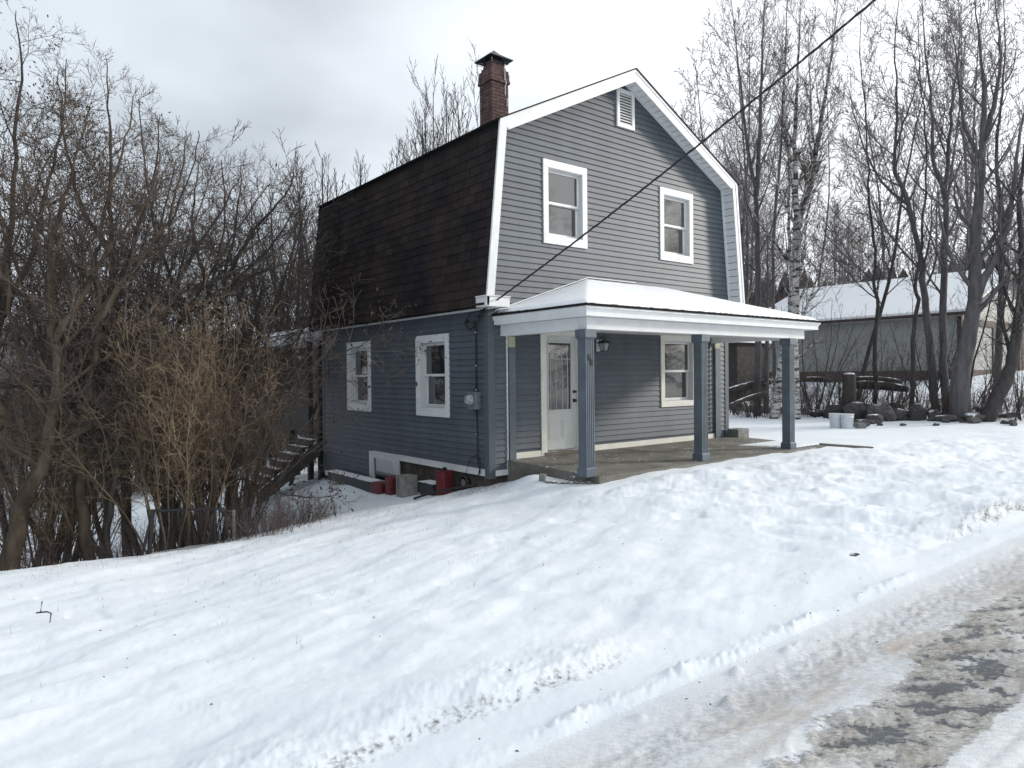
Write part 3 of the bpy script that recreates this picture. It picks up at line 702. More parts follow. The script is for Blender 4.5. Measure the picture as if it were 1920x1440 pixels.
for (s0, h0), (s1, h1) in zip(prof, prof[1:]):
    a = [(c0+sx*hw*s0, c1+sy*hw*s0, zc_+h0) for sx, sy in ((-1, -1), (1, -1), (1, 1), (-1, 1))]; b = [(c0+sx*hw*s1, c1+sy*hw*s1, zc_+h1) for sx, sy in ((-1, -1), (1, -1), (1, 1), (-1, 1))]
    cap.hexa(a+b)
cap.box(c0-hw-.008, c0+hw+.008, c1-hw-.008, c1+hw+.008, zc_-.022, zc_-.001); cap.build('chimney_cap', CAPM, ch)
for sx, sy in ((-1, -1), (1, -1), (-1, 1), (1, 1)):
    px, py = c0+sx*.19, c1+sy*.19
    sc_ = MB(); sc_.tube([(px+sx*.03*cos(t)+0, py+sy*.03*cos(t), zc_-.06+.035*sin(t)) for t in np.linspace(0, 2*pi, 12)], .006, 5); sc_.tube([(px-sx*.03, py-sy*.03, zc_-.10), (px-sx*.03, py-sy*.03, zc_-.02)], .007, 5)
    sc_.build('cap_bracket', ALU, ch)
# thin streaks of old sealant / ice down the stack
st = MB()
for k, (xx, za2, zb2) in enumerate(((.30, 7.30, 7.62), (.325, 7.02, 7.30), (.37, 6.80, 6.96))):
    pts = [(cx0+xx+.012*perlin(np.array([t*9.]), np.array([k*3.]))[0], cy0-.036 if zz > 7.2 else cy0-.008, zz) for t, zz in zip(np.linspace(0, 1, 9), np.linspace(zb2, za2, 9))]
    st.tube(pts, .009, 5)
st.build('ice_streak', WHITE, ch)

# door ------------------------------------------------------------
dx0, dx1, dz0, dz1 = 1.232, 2.035, .07, 2.08; yd = .10
dr = MB().box(dx0, dx0+.13, yd, yd+.045, dz0, dz1).box(dx1-.13, dx1, yd, yd+.045, dz0, dz1).box(dx0+.13, dx1-.13, yd, yd+.045, dz0, .78).box(dx0+.13, dx1-.13, yd, yd+.045, 1.96, dz1).build('front_door', DOORP, H, bevel=.003)
dr['label'] = 'off-white front door with tall arched leaded glass'
gx0, gx1, gz0, gz1 = dx0+.13, dx1-.13, .78, 1.96
MB().box(gx0-.003, gx1+.003, yd+.020, yd+.026, gz0-.003, gz1+.003).build('glass', GLASS, dr)
fr = MB(); s_ = .03
fr.box(gx0-s_, gx0, yd-.018, yd-.001, gz0-s_, gz1+s_).box(gx1, gx1+s_, yd-.018, yd-.001, gz0-s_, gz1+s_).box(gx0, gx1, yd-.017, yd-.001, gz0-s_, gz0).box(gx0, gx1, yd-.017, yd-.001, gz1, gz1+s_); fr.build('lite_frame', DOORP, dr, bevel=.004)
cm = MB(); yc = yd+.016; cxm = (gx0+gx1)/2; za_ = 1.68; ro, ri = .205, .075
def seg(pts, r=.0065): cm.tube([(x, yc, z) for x, z in pts], r, 5)
seg([(gx0, za_), (gx1, za_)])
seg([(cxm+ro*cos(t), za_+ro*sin(t)) for t in np.linspace(0, pi, 17)]); seg([(cxm+ri*cos(t), za_+ri*sin(t)) for t in np.linspace(0, pi, 11)])
for t in (pi*.33, pi*.67): seg([(cxm+ri*cos(t), za_+ri*sin(t)), (cxm+ro*cos(t), za_+ro*sin(t))])
for xx in (-ro, -ri, ri, ro): seg([(cxm+xx, gz0), (cxm+xx, za_)])
cm.build('leaded_came', mat('bright_came', (.62, .63, .63), .35, .05, 5), dr)
for a, b in ((dx0+.12, dx0+.36), (dx1-.36, dx1-.12)):
    MB().box(a, b, yd-.008, yd-.0005, .26, .60).box(a+.035, b-.035, yd-.014, yd-.0085, .295, .565).build('door_panel', DOORP, dr, bevel=.005)
BRONZE = mat('bronze', (.09, .06, .045), .35, .1, 5, metal=.7)
for zz, rr in ((.93, .032), (1.09, .026)):
    k_ = MB(); k_.tube([(dx1-.065, yd-.001, zz), (dx1-.065, yd-.012, zz), (dx1-.065, yd-.013, zz), (dx1-.065, yd-.04, zz), (dx1-.065, yd-.055, zz), (dx1-.065, yd-.07, zz)], [rr, rr, .012, .012, rr*.95, rr*.5], 12); k_.build('door_knob' if rr > .03 else 'deadbolt', BRONZE, dr, True)
MB().box(1.095, 1.222, -.032, .002, .0, 2.09).box(2.045, 2.17, -.032, .002, .0, 2.09).box(1.095, 2.17, -.034, .002, 2.09, 2.2).build('door_casing', CREAM, dr, bevel=.003)
MB().box(1.222, 1.232, .0025, .16, .02, 2.09).box(2.035, 2.045, .0025, .16, .02, 2.09).box(1.222, 2.045, .0025, .16, 2.08, 2.09).build('door_jamb', CREAM, dr)
MB().box(1.16, 2.10, -.05, .16, .0005, .062).build('threshold', WOODG, dr)

def dusted(m, name):
    m = m.copy(); m.name = name; N = m.node_tree.nodes; L = m.node_tree.links; b = N['Principled BSDF']; src = b.inputs['Base Color'].links[0].from_socket; g = N.new('ShaderNodeNewGeometry'); f = []
    for sc_n, lo_n, hi_n in ((22, .60, .66), (2.6, .50, .62)):
        n = N.new('ShaderNodeTexNoise'); n.inputs['Scale'].default_value = sc_n; n.inputs['Detail'].default_value = 5; L.new(g.outputs['Position'], n.inputs[0]); q = N.new('ShaderNodeMapRange'); q.inputs[1].default_value = lo_n; q.inputs[2].default_value = hi_n; L.new(n.outputs[0], q.inputs[0]); f.append(q.outputs[0])
    mu = N.new('ShaderNodeMath'); mu.operation = 'MULTIPLY'; L.new(f[0], mu.inputs[0]); L.new(f[1], mu.inputs[1]); x = N.new('ShaderNodeMix'); x.data_type = 'RGBA'; L.new(mu.outputs[0], x.inputs[0]); L.new(src, x.inputs[6]); x.inputs[7].default_value = (.75, .78, .8, 1); L.new(x.outputs[2], b.inputs['Base Color']); return m
# porch -----------------------------------------------------------
pc = part('porch')
sx0, sx1, sy = .355, 6.70, -2.13
MB().hexa([(sx0, sy, -.55), (sx1, sy, -.55), (sx1, -.0005, -.55), (sx0, -.0005, -.55), (sx0, sy, -.056), (sx1, sy, -.056), (sx1, -.0005, 0), (sx0, -.0005, 0)]).build('floor_slab', dusted(CONC, 'dusted_concrete'), pc, bevel=.01)
def fluted(x, y, zb, zt, w=.165, lab=None):
    """post with base block, fluted front and back, and capital"""
    p = []; n = 4; fw_ = w/(n*2+1); g = .009
    def face(a, b):      # a->b along one fluted side, grooves cut inwards
        a = np.array(a); b = np.array(b); u = (b-a)/np.linalg.norm(b-a); nrm = np.array([u[1], -u[0]]); out = [a]
        for k in range(n):
            s = fw_*(2*k+1); out += [a+u*s, a+u*(s+fw_*.2)-nrm*g, a+u*(s+fw_*.8)-nrm*g, a+u*(s+fw_)]
        return out
    h = w/2
    pts = face((x-h, y-h), (x+h, y-h))+[np.array((x+h, y-h))]+face((x+h, y+h), (x-h, y+h))+[np.array((x-h, y+h))]
    mb = MB().prism([(q[0], q[1], zb+.125) for q in pts], (0, 0, zt-zb-.25))
    b = .102; c = .108
    mb.box(x-b, x+b, y-b, y+b, zb, zb+.11); mb.hexa([(x-b, y-b, zb+.111), (x+b, y-b, zb+.111), (x+b, y+b, zb+.111), (x-b, y+b, zb+.111)]+[(x+sx*(h+.004), y+sy_*(h+.004), zb+.13) for sx, sy_ in ((-1, -1), (1, -1), (1, 1), (-1, 1))])
    mb.box(x-c, x+c, y-c, y+c, zt-.115, zt-.001); mb.hexa([(x+sx*(h+.004), y+sy_*(h+.004), zt-.14) for sx, sy_ in ((-1, -1), (1, -1), (1, 1), (-1, 1))]+[(x-c, y-c, zt-.116), (x+c, y-c, zt-.116), (x+c, y+c, zt-.116), (x-c, y+c, zt-.116)])
    o = mb.build('post', POSTB, pc)
    if lab: o['label'] = lab
    return o
ZBM = 2.04; py = -1.942
fluted(.300+.0, py, -.056, ZBM, lab='fluted corner post carrying the house number')
fluted(2.95, py, -.056, ZBM); fluted(5.64, py, -.056, ZBM)
# half pilasters against the wall
MB().box(.384, .515, -.058, -.0175, .001, 1.86).build('pilaster', POSTB, pc, bevel=.003); MB().box(.384, .515, -.052, -.0175, 1.861, 2.035).build('bare_wood_block', mat('bare_wood', (.42, .43, .30), .8, .1, 9), pc)
MB().box(5.995, 6.17, -.060, -.0175, .001, 1.93).build('pilaster', POSTB, pc, bevel=.003); MB().box(6.0, 6.165, -.052, -.0175, 1.931, 2.035).build('bare_wood_block', MATS['bare_wood'], pc)
# beams
bx0, bx1, byf = .24, 6.08, -2.026
MB().box(bx0, bx1, byf, byf+.17, ZBM, 2.215).build('beam', WHITE, pc, bevel=.004)
MB().box(bx0, bx0+.17, byf+.172, -.004, ZBM, 2.215).build('beam', WHITE, pc, bevel=.004); MB().box(bx1-.17, bx1, byf+.172, -.004, ZBM, 2.215).build('beam', WHITE, pc, bevel=.004)
MB().box(bx0+.17, bx1-.17, byf+.17, -.004, 2.16, 2.18).build('ceiling', CREAM, pc)
# soffit and crown fascia (mitred loop)
ex0, ex1, eyf = .10, 6.34, -2.165; ZF = 2.352
def crown(prof, nm, m):
    """profile (outward offset, z) swept round the three eave sides"""
    def loop(o, z): return [(ex0-o, -.004, z), (ex0-o, eyf-o, z), (ex1+o, eyf-o, z), (ex1+o, -.004, z)]
    L0 = [loop(o, z) for o, z in prof]; n = len(prof); vs = [p for l in L0 for p in l]; fs = []
    for i in range(n):
        j = (i+1) % n
        for k in range(3): fs.append((i*4+k, j*4+k, j*4+k+1, i*4+k+1))
    fs += [tuple(i*4 for i in range(n))[::-1], tuple(i*4+3 for i in range(n))]
    return MB().add(vs, fs).build(nm, m, pc)
crown([(-.14, 2.217), (-.14, 2.24), (-.02, 2.24), (-.02, ZF), (.035, ZF), (.035, ZF-.018), (.0, 2.275), (.0, 2.217)], 'fascia', WHITE)
# roof planes
RT = 3.06; rx0, rx1 = 2.236, 4.40; o_ = .05
E = [(ex0-o_, -.005, ZF), (ex0-o_, eyf-o_, ZF), (ex1+o_, eyf-o_, ZF), (ex1+o_, -.005, ZF)]
def planes(dz, inset_=0., z_e=0.):
    e = [(ex0-o_+inset_, -.022, ZF+dz+z_e), (ex0-o_+inset_, eyf-o_+inset_, ZF+dz+z_e), (ex1+o_-inset_, eyf-o_+inset_, ZF+dz+z_e), (ex1+o_-inset_, -.022, ZF+dz+z_e)]
    r = [(rx0, -.022, RT+dz), (rx1, -.022, RT+dz)]
    return e, r
e, r = planes(.028); e2, r2 = planes(.001)
vs = e+r+e2+r2
MB().add(vs, [(0, 1, 4), (1, 2, 5, 4), (2, 3, 5), (6, 10, 7), (7, 10, 11, 8), (8, 11, 9), (0, 6, 7, 1), (1, 7, 8, 2), (2, 8, 9, 3), (0, 4, 10, 6), (4, 5, 11, 10), (5, 3, 9, 11)]).build('porch_roof', ROOFD, pc)
# snow lying on it: a displaced sheet with a ragged lower edge
def roof_snow():
    NX, NY = 150, 60; vs = []; fs = []
    x_ = np.linspace(ex0-o_+.02, ex1+o_-.02, NX); y_ = np.linspace(eyf-o_+.012, -.024, NY)
    X, Y = np.meshgrid(x_, y_)
    s1 = (RT-ZF)/(rx0-ex0+o_); s2 = (RT-ZF)/(-eyf+o_-.0); s3 = (RT-ZF)/(ex1+o_-rx1)
    Zr = np.minimum(np.minimum((X-(ex0-o_))*s1, (Y-(eyf-o_))*s2), (ex1+o_-X)*s3)+ZF+.03
    edge = np.minimum(np.minimum(X-(ex0-o_), (ex1+o_-X)), Y-(eyf-o_)); edge = edge-.045-.03*perlin(X*7, Y*7, 3)-.02*perlin(X*20, Y*20, 4)-.06*bump_(X, ex0, .5)*bump_(Y, 0, .6)
    th = .038*sst(0, .06, edge)*(1+.3*perlin(X*2, Y*2, 5))+.004*perlin(X*9, Y*9, 6)
    th = np.where(edge < 0, -.06, th); top = Zr+th
    n = X.size; idx = np.arange(n).reshape(X.shape)
    for i in range(NY-1):
        for j in range(NX-1):
            q = (idx[i, j], idx[i, j+1], idx[i+1, j+1], idx[i+1, j])
            if (edge.ravel()[list(q)] > -.05).any(): fs.append(q)
    vs = np.stack([X, Y, np.minimum(top, RT+.075)], -1).reshape(-1, 3).tolist()
    mb = MB(); mb.add(vs, fs); mb.build('roof_snow', SNOWR, pc, True)
roof_snow()
MB().tube([(ex0+.02, -.026, ZF+.10), (rx0, -.026, RT+.095), (rx1-.9, -.026, RT+.095)], .010, 5).build('flashing', WHITE, pc)
# house number 58
def digits(txt, x, z, size, y):
    cu_ = bpy.data.curves.new('house_number', 'FONT'); cu_.body = txt; cu_.size = size; cu_.extrude = .004; cu_.offset = .004; cu_.resolution_u = 3
    o = link('house_number', cu_, pc); o.location = (x, y, z); o.rotation_euler = (pi/2, 0, 0)
    dg = bpy.context.evaluated_depsgraph_get(); me = bpy.data.meshes.new_from_object(o.evaluated_get(dg)); me.materials.clear(); me.materials.append(BLACK)
    mtx = o.matrix_world.copy(); bpy.data.objects.remove(o); q = link('house_number', me, pc, (x, y, z)); q.rotation_euler = (pi/2, 0, 0); return q
digits('5', .250, 1.60, .115, py-.087); digits('8', .298, 1.53, .115, py-.087)
# wall lantern
lt = part('lantern'); lx, lz = 2.50, 1.92; ly = -.16
MB().box(lx-.06, lx+.06, -.03, -.018, lz-.10, lz+.12).build('back_plate', WHITE, lt)
b = MB(); b.tube([(lx, -.03, lz+.05), (lx, -.06, lz+.13), (lx, -.11, lz+.17), (lx, ly, lz+.15), (lx, ly, lz+.10)], .009, 6); b.tube([(lx+.03*cos(t), ly, lz+.16+.035*sin(t)) for t in np.linspace(0, 2*pi, 11)], .006, 5); b.build('bracket', BLACK, lt)
b = MB()
def sq(h, z): return [(lx-h, ly-h, z), (lx+h, ly-h, z), (lx+h, ly+h, z), (lx-h, ly+h, z)]
b.hexa(sq(.085, lz+.055)+sq(.02, lz+.11)); b.hexa(sq(.088, lz+.040)+sq(.088, lz+.054)); b.hexa(sq(.045, lz-.105)+sq(.05, lz-.09))
for sx, sy_ in ((-1, -1), (1, -1), (1, 1), (-1, 1)): b.tube([(lx+sx*.045, ly+sy_*.045, lz-.10), (lx+sx*.068, ly+sy_*.068, lz+.045)], .007, 4)
b.build('lantern_frame', BLACK, lt); MB().hexa(sq(.040, lz-.09)+sq(.062, lz+.04)).build('lantern_glass', mat('lantern_glass', (.30, .32, .34), .1, .1, 30), lt)

# electric meter and service cable on the side wall ---------------------------------
mt = part('electric_meter'); my = .30
MB().box(-.13, -.019, my-.11, my+.13, .84, 1.13).build('meter_box', mat('meter_grey', (.16, .19, .21), .45, .1, 5, metal=.3), mt, bevel=.012)
m_ = MB(); prof = [(.0, .088), (.03, .088), (.035, .078), (.09, .072), (.105, .05)]
m_.tube([(-.13-a, my+.02, 1.0) for a, r in prof], [r for a, r in prof], 20); m_.build('meter_dial', mat('meter_glass', (.30, .31, .32), .12, .4, 22), mt, True)
c = MB(); c.tube([(-.035, my, 1.12), (-.035, my, 1.6), (-.038, my-.004, 2.0), (-.035, my, 2.22), (-.06, my+.02, 2.30)], .014, 7); c.tube([(-.035, my, .85), (-.035, my-.012, .5), (-.04, my-.02, .25), (-.035, my-.01, .0), (-.04, my-.08, -.12), (-.05, my-.06, -.24)], .011, 7)
c.tube([(-.04, my-.02, .1), (-.05, my+.16, .02), (-.05, my+.25, -.1), (-.06, my+.3, -.25), (-.05, my+.2, -.33)], .006, 5); c.tube([(-.04, my-.02, .06), (-.05, my-.12, -.02), (-.05, my-.1, -.22)], .006, 5)
c.build('service_cable', WIRE, mt, True)
c = MB()
for z in (1.15, 1.55, 2.1, .42): c.lathe([(0, 0), (.018, .0), (.018, .02), (0, .021)], (-.04, my, z), 8)
c.build('cable_clip', ALU, mt)
c = MB()
def curl(a, b, dz, n=14, ph=0.):
    a = np.array(a); b = np.array(b); return [tuple(a+(b-a)*t+np.array([-.05*sin(pi*t), .03*sin(3*t+ph), dz*sin(pi*t)])) for t in np.linspace(0, 1, n)]
A0 = (-.06, .04, 2.43)
c.tube(curl(A0, (-.08, .52, 2.30), .06), .008, 6); c.tube(curl(A0, (-.06, .32, 2.26), -.16), .008, 6); c.tube(curl((-.05, .12, 2.38), (-.08, .50, 2.24), -.14, ph=1), .009, 6); c.tube(curl((-.08, .52, 2.30), (-.05, .30, 2.20), -.10, ph=2), .008, 6)
c.tube(curl((-.07, .2, 2.4), (-.05, .26, 2.1), -.02, ph=2), .005, 5)
c.tube([(-.03, .07, 2.45), (-.10, .05, 2.45), (-.12, .03, 2.43)], .02, 8); c.tube([(-.05, .50, 2.32), (-.09, .52, 2.30)], .025, 8); c.tube([(-.09, .13, 2.36), (-.05, .18, 2.37)], .018, 8)
c.build('wire_tangle', WIRE, mt, True)

# block at the far porch end, rear porch and stairs ---------------------------------
rp = part('back_porch', label='snow-dusted rear porch behind the side wall')
MB().box(.02, 3.2, D+.02, D+4.6, 2.28, 2.50).build('porch_beam', WEATHER, rp); MB().hexa([(-.12, D+.21, 2.52), (3.3, D+.21, 2.75), (3.3, D+4.7, 2.75), (-.12, D+4.7, 2.52), (-.12, D+.21, 2.60), (3.3, D+.21, 2.83), (3.3, D+4.7, 2.83), (-.12, D+4.7, 2.60)]).build('porch_roof', SNOWR, rp)
for y in (D+.35, D+1.0, D+2.3, D+4.5): MB().box(.03, .15, y, y+.12, -1.8, 2.27).build('post', mat('dark_stained_wood', (.05, .048, .05), .8, .2, 5), rp)
MB().box(.155, 3.2, D+.02, D+4.6, -.12, .0).build('deck', MATS['dark_stained_wood'], rp)
MB().box(.04, .13, D+1.12, D+4.5, 1.0, 1.05).build('hand_rail', WOODG, rp); MB().box(.05, .12, D+1.12, D+4.5, .04, .95).build('railing_panel', MATS['dark_stained_wood'], rp)
sr = part('back_stairs', label='dark wooden steps with snow on each tread')
DS = MATS['dark_stained_wood']; TR = mat('snowy_tread', (.055, .05, .05), .85, .2, 8, snow=.34)
sy0, sy1 = D+.25, D+1.15
for k in range(7):
    x = -.02-.215*k; z = -.10-.155*k
    MB().box(x-.235, x-.005, sy0, sy1, z-.04, z).build('tread', TR, sr)
    MB().box(x-.04, x-.012, sy0+.02, sy1-.02, z+.002, z+.12).build('riser', DS, sr)
for y in (sy0-.045, sy1+.005):
    MB().prism([(.0, y, -.12), (-1.53, y, -1.22), (-1.53, y, -1.55), (.0, y, -.46)], (0, .04, 0)).build('stringer', DS, sr)

# ------------------------------------------------------------------ trees
def tubes_mesh(name, polys, m, k):
    """polys: list of (points, radii); one vectorised mesh of k-sided tapering tubes"""
    if not polys: return None
    lens = np.array([len(p) for p, r in polys]); P = np.array([q for p, r in polys for q in p], float); Rr = np.array([q for p, r in polys for q in r], float)
    ends = np.cumsum(lens); starts = ends-lens; N = len(P)
    pid = np.repeat(np.arange(len(polys)), lens); prev = np.arange(N)-1; nxt = np.arange(N)+1; prev[starts] = starts; nxt[ends-1] = ends-1
    T = P[nxt]-P[prev]; T /= np.linalg.norm(T, axis=1)[:, None]+1e-9
    mean = P[ends-1]-P[starts]; mean /= np.linalg.norm(mean, axis=1)[:, None]+1e-9
    ref = np.where((np.abs(mean[:, 2]) < .8)[:, None], np.array([[0, 0, 1.]]), np.array([[1., 0, 0]]))[pid]
    A = np.cross(T, ref); A /= np.linalg.norm(A, axis=1)[:, None]+1e-9; B = np.cross(T, A)
    an = np.arange(k)*2*pi/k
    V = (P[:, None]+Rr[:, None, None]*(np.cos(an)[None, :, None]*A[:, None]+np.sin(an)[None, :, None]*B[:, None])).reshape(-1, 3)
    i0 = np.setdiff1d(np.arange(N), ends-1); j = np.arange(k); j2 = (j+1) % k
    Q = np.stack([i0[:, None]*k+j, i0[:, None]*k+j2, (i0[:, None]+1)*k+j2, (i0[:, None]+1)*k+j], -1).reshape(-1, 4)
    me = bpy.data.meshes.new(name); me.vertices.add(len(V)); me.vertices.foreach_set('co', V.ravel()); me.loops.add(Q.size); me.loops.foreach_set('vertex_index', Q.ravel().astype(np.int32))
    me.polygons.add(len(Q)); me.polygons.foreach_set('loop_start', np.arange(0, Q.size, 4, dtype=np.int32)); me.polygons.foreach_set('loop_total', np.full(len(Q), 4, np.int32))
    me.polygons.foreach_set('use_smooth', np.ones(len(Q), bool)); me.update(calc_edges=True); me.materials.append(m)
    return me
def vnorm(v): l = sqrt(v[0]*v[0]+v[1]*v[1]+v[2]*v[2])+1e-9; return (v[0]/l, v[1]/l, v[2]/l)
def vcross(a, b): return (a[1]*b[2]-a[2]*b[1], a[2]*b[0]-a[0]*b[2], a[0]*b[1]-a[1]*b[0])
class Grower:
    """levels: per level dict n (children per parent), len (fraction of parent), lmin, ang (degrees from parent), seg, wan, up, r (fraction), start"""
    def __init__(s, levels, seed, rmin=.003): s.L = levels; s.rd = random.Random(seed); s.out = [[] for _ in range(len(levels)+2)]; s.rmin = rmin; s.tips = []
    def stem(s, p, d, L, r0, lv, spec, taper=.8):
        rd = s.rd; n = spec['seg']; st = L/n; pts = [p]; rs = [r0]; x, y, z = p; d = vnorm(d); w = spec['wan']; up = spec['up']
        for i in range(n):
            d = vnorm((d[0]+rd.gauss(0, w), d[1]+rd.gauss(0, w), d[2]+rd.gauss(0, w)+up))
            x += d[0]*st; y += d[1]*st; z += d[2]*st; pts.append((x, y, z)); rs.append(max(s.rmin*.7, r0*(1-taper*(i+1)/n)))
        s.out[lv].append((pts, rs)); s.spawn(pts, rs, L, lv)
    def spawn(s, pts, rs, L, lv):
        if lv >= len(s.L): s.tips.append(pts[-1]); return
        sp = s.L[lv]; rd = s.rd; n = len(pts)-1; cnt = max(1, int(round(sp['n']*rd.uniform(.75, 1.25)*(sp.get('per', 0) and L/sp['per'] or 1)))); ph = rd.uniform(0, 6.28)
        for k in range(cnt):
            t = sp['start']+(1-sp['start'])*(k+rd.random()*.8)/cnt; t = min(t, .995); f = t*n; i = min(int(f), n-1); f -= i
            a = pts[i]; b = pts[i+1]; p = (a[0]+(b[0]-a[0])*f, a[1]+(b[1]-a[1])*f, a[2]+(b[2]-a[2])*f); T = vnorm((b[0]-a[0], b[1]-a[1], b[2]-a[2]))
            ref = (0, 0, 1) if abs(T[2]) < .9 else (1, 0, 0); A = vnorm(vcross(T, ref)); B = vcross(T, A)
            ph += 2.4+rd.uniform(-.5, .5); an = radians(sp['ang'])*rd.uniform(.7, 1.3); ca, sa = cos(an), sin(an); cp, sp_ = cos(ph), sin(ph)
            d = tuple(T[q]*ca+(A[q]*cp+B[q]*sp_)*sa for q in range(3))
            l = L*sp['len']*(1-sp.get('fall', .55)*t)*rd.uniform(.65, 1.25)
            if l < sp.get('lmin', .08): continue
            rr = max(s.rmin, min((rs[i]+(rs[i+1]-rs[i])*f)*sp['r'], rs[i]*.9))
            s.stem(p, d, l, rr, lv+1, sp)
def smooth_poly(pts, r0, r1, n=4, jit=0., rd=None, power=1.):
    P = np.array(pts, float); out = []
    for i in range(len(P)-1):
        a = P[max(i-1, 0)]; b = P[i]; c = P[i+1]; d = P[min(i+2, len(P)-1)]
        for k in range(n):
            t = k/n; q = .5*((2*b)+(-a+c)*t+(2*a-5*b+4*c-d)*t*t+(-a+3*b-3*c+d)*t**3)
            if rd and (i or k): q = q+np.array([rd.gauss(0, jit) for _ in range(3)])
            out.append(tuple(q))
    out.append(tuple(P[-1])); m = len(out)-1
    return out, [max(.004, r1+(r0-r1)*(1-(i/m)**power)) for i in range(m+1)]
def tree_meshes(g, bark, twig, thick=.02, tag_='tree'):
    """split the grown polylines: level 0 trunks, thicker limbs, thin twigs"""
    limb, tw = [], []
    for lv, ps in enumerate(g.out):
        for p in ps:
            if lv == 0: continue
            (limb if p[1][0] > thick else tw).append(p)
    return tubes_mesh('trunk', g.out[0], bark, 9), tubes_mesh('limbs', limb, bark, 5), tubes_mesh('crown', tw, twig, 3)
def put_tree(name, label, cat, ms, loc, rot=0., scale=1., group=None, seeds=None):
    t = thing(name, label, cat, loc, group); t.rotation_euler = (0, 0, rot); t.scale = (scale,)*3 if np.isscalar(scale) else scale
    for nm, me in zip(('trunk', 'limbs', 'crown', 'seed_heads'), list(ms)+[seeds]):
        if me: link(nm, me, t)
    return t
def flakes_mesh(tips, n, size, m, rd, spread=.12):
    vs = []; fs = []
    for _ in range(n):
        c = rd.choice(tips); c = [c[i]+rd.gauss(0, spread) for i in range(3)]; s = size*rd.uniform(.5, 1.3); o = len(vs)
        a = vnorm([rd.gauss(0, 1) for _ in range(3)]); b = vnorm(vcross(a, (.3, .5, .8))); n_ = vcross(a, b)
        for u, v_, w_ in ((1, 0, 0), (0, .45, .15), (-1, 0, 0), (0, -.45, .15), (0, 0, -.25)): vs.append(tuple(c[i]+s*(u*a[i]+v_*b[i]+w_*n_[i]) for i in range(3)))
        fs += [(o, o+1, o+4), (o+1, o+2, o+4), (o+2, o+3, o+4), (o+3, o, o+4), (o, o+3, o+2, o+1)]
    me = bpy.data.meshes.new('seed_heads'); me.from_pydata(vs, [], fs); me.materials.append(m); me.update(); return me

# --- grown types
def L_(n, len_, ang, seg, wan, up, r, start=.2, **k): return dict(n=n, len=len_, ang=ang, seg=seg, wan=wan, up=up, r=r, start=start, **k)
MAPLE = [L_(9, .45, 42, 8, .10, .05, .5, .25), L_(9, .42, 45, 6, .14, .05, .45, .15), L_(8, .42, 45, 4, .18, .06, .5, .1), L_(4, .5, 40, 3, .2, .06, .7, .2, lmin=.15)]
def own_tree(name, label, cat, stems, levels, seed, bark, twig, rmin=.004, jit=.02, group=None, seeds=0, seedm=None, thick=.02, sep_trunks=True, **kw):
    """stems: list of (pixel-derived 3-D polyline, r0, r1); everything is stored relative to the base of the first stem"""
    g = Grower(levels, seed, rmin); base = np.array(stems[0][0][0], float)
    for pts, r0, r1 in stems:
        pp, rr = smooth_poly([np.array(p)-base for p in pts], r0, min(r1, .007), 4, jit, g.rd, kw.get('power', .72))
        L = sum(math.dist(a, b) for a, b in zip(pp, pp[1:])); g.out[0].append((pp, rr)); g.spawn(pp, rr, L*kw.get('ls', 1.), 0)
    t = thing(name, label, cat, base, group)
    for s_ in g.out[0]: link('trunk', tubes_mesh('trunk', [s_], bark, 10), t)
    _, lm, tm = tree_meshes(g, bark, twig, thick)
    if lm: link('limbs', lm, t)
    if tm: link('crown', tm, t)
    if seeds: tag(link('seed_heads', flakes_mesh(g.tips, seeds, .034, seedm or SEEDM, g.rd), t), kind='stuff')
    return t, g
def pix(pts, dist, dd=0.):
    """pixel polyline at a distance (metres along the view axis), drifting by dd from foot to top"""
    n = len(pts)-1; return [at(u, v, dist+dd*i/n) for i, (u, v) in enumerate(pts)]
def foot(u, v, dist):
    """foot point: sits on the ground at that distance under the pixel column"""
    p = at(u, v, dist); p[2] = ground(p[0], p[1])-.12; return p

# --- right side: the row of tall trees in front of the garage
def rt(label, foot_px, pts, dist, r0, r1, seed, forks=(), bark=BARKR, twig=TWIGR, name='bare_tree', levels=None, dd=0., rmin=.006, cat='tree', **k):
    f = foot(foot_px[0], foot_px[1], dist); st = [([f]+pix(pts, dist, dd), r0, r1)]
    for fp, a, b, d2 in forks: st.append((pix(fp, dist+dd*.5, d2), a, b))
    return own_tree(name, label, cat, st, levels or RIGHT, seed, bark, twig, rmin=rmin, jit=.015, **{'power': 1.1, **k})
RIGHT = [L_(16, .27, 42, 10, .07, .085, .42, .28, fall=.4), L_(10, .40, 42, 6, .10, .07, .5, .12), L_(7, .45, 40, 4, .12, .07, .6, .12), L_(2, .55, 36, 3, .14, .06, .8, .2, lmin=.16)]
rt('dark straight twin-stemmed tree nearest the right gable edge of the house', (1419, 770), [(1421, 700), (1422, 560), (1420, 460), (1418, 367), (1404, 290), (1392, 190), (1383, 100), (1368, -20)], 24.5, .13, .02, 1,
   forks=[([(1418, 367), (1424, 250), (1428, 150), (1431, 60), (1434, -40)], .085, .02, .5), ([(1437, 775), (1438, 650), (1440, 520), (1437, 420)], .10, .03, 1.)])
rt('slim dark tree with two whip-straight stems just left of the birch', (1452, 772), [(1453, 700), (1449, 560), (1452, 430), (1462, 300), (1470, 180), (1474, 60), (1478, -60)], 27, .09, .02, 22)
BIRL = [L_(22, .22, 30, 7, .08, .10, .42, .16, fall=.45), L_(10, .45, 30, 5, .12, .03, .45, .1), L_(7, .5, 32, 4, .14, -.04, .6, .1), L_(4, .6, 30, 3, .15, -.08, .8, .2, lmin=.15)]
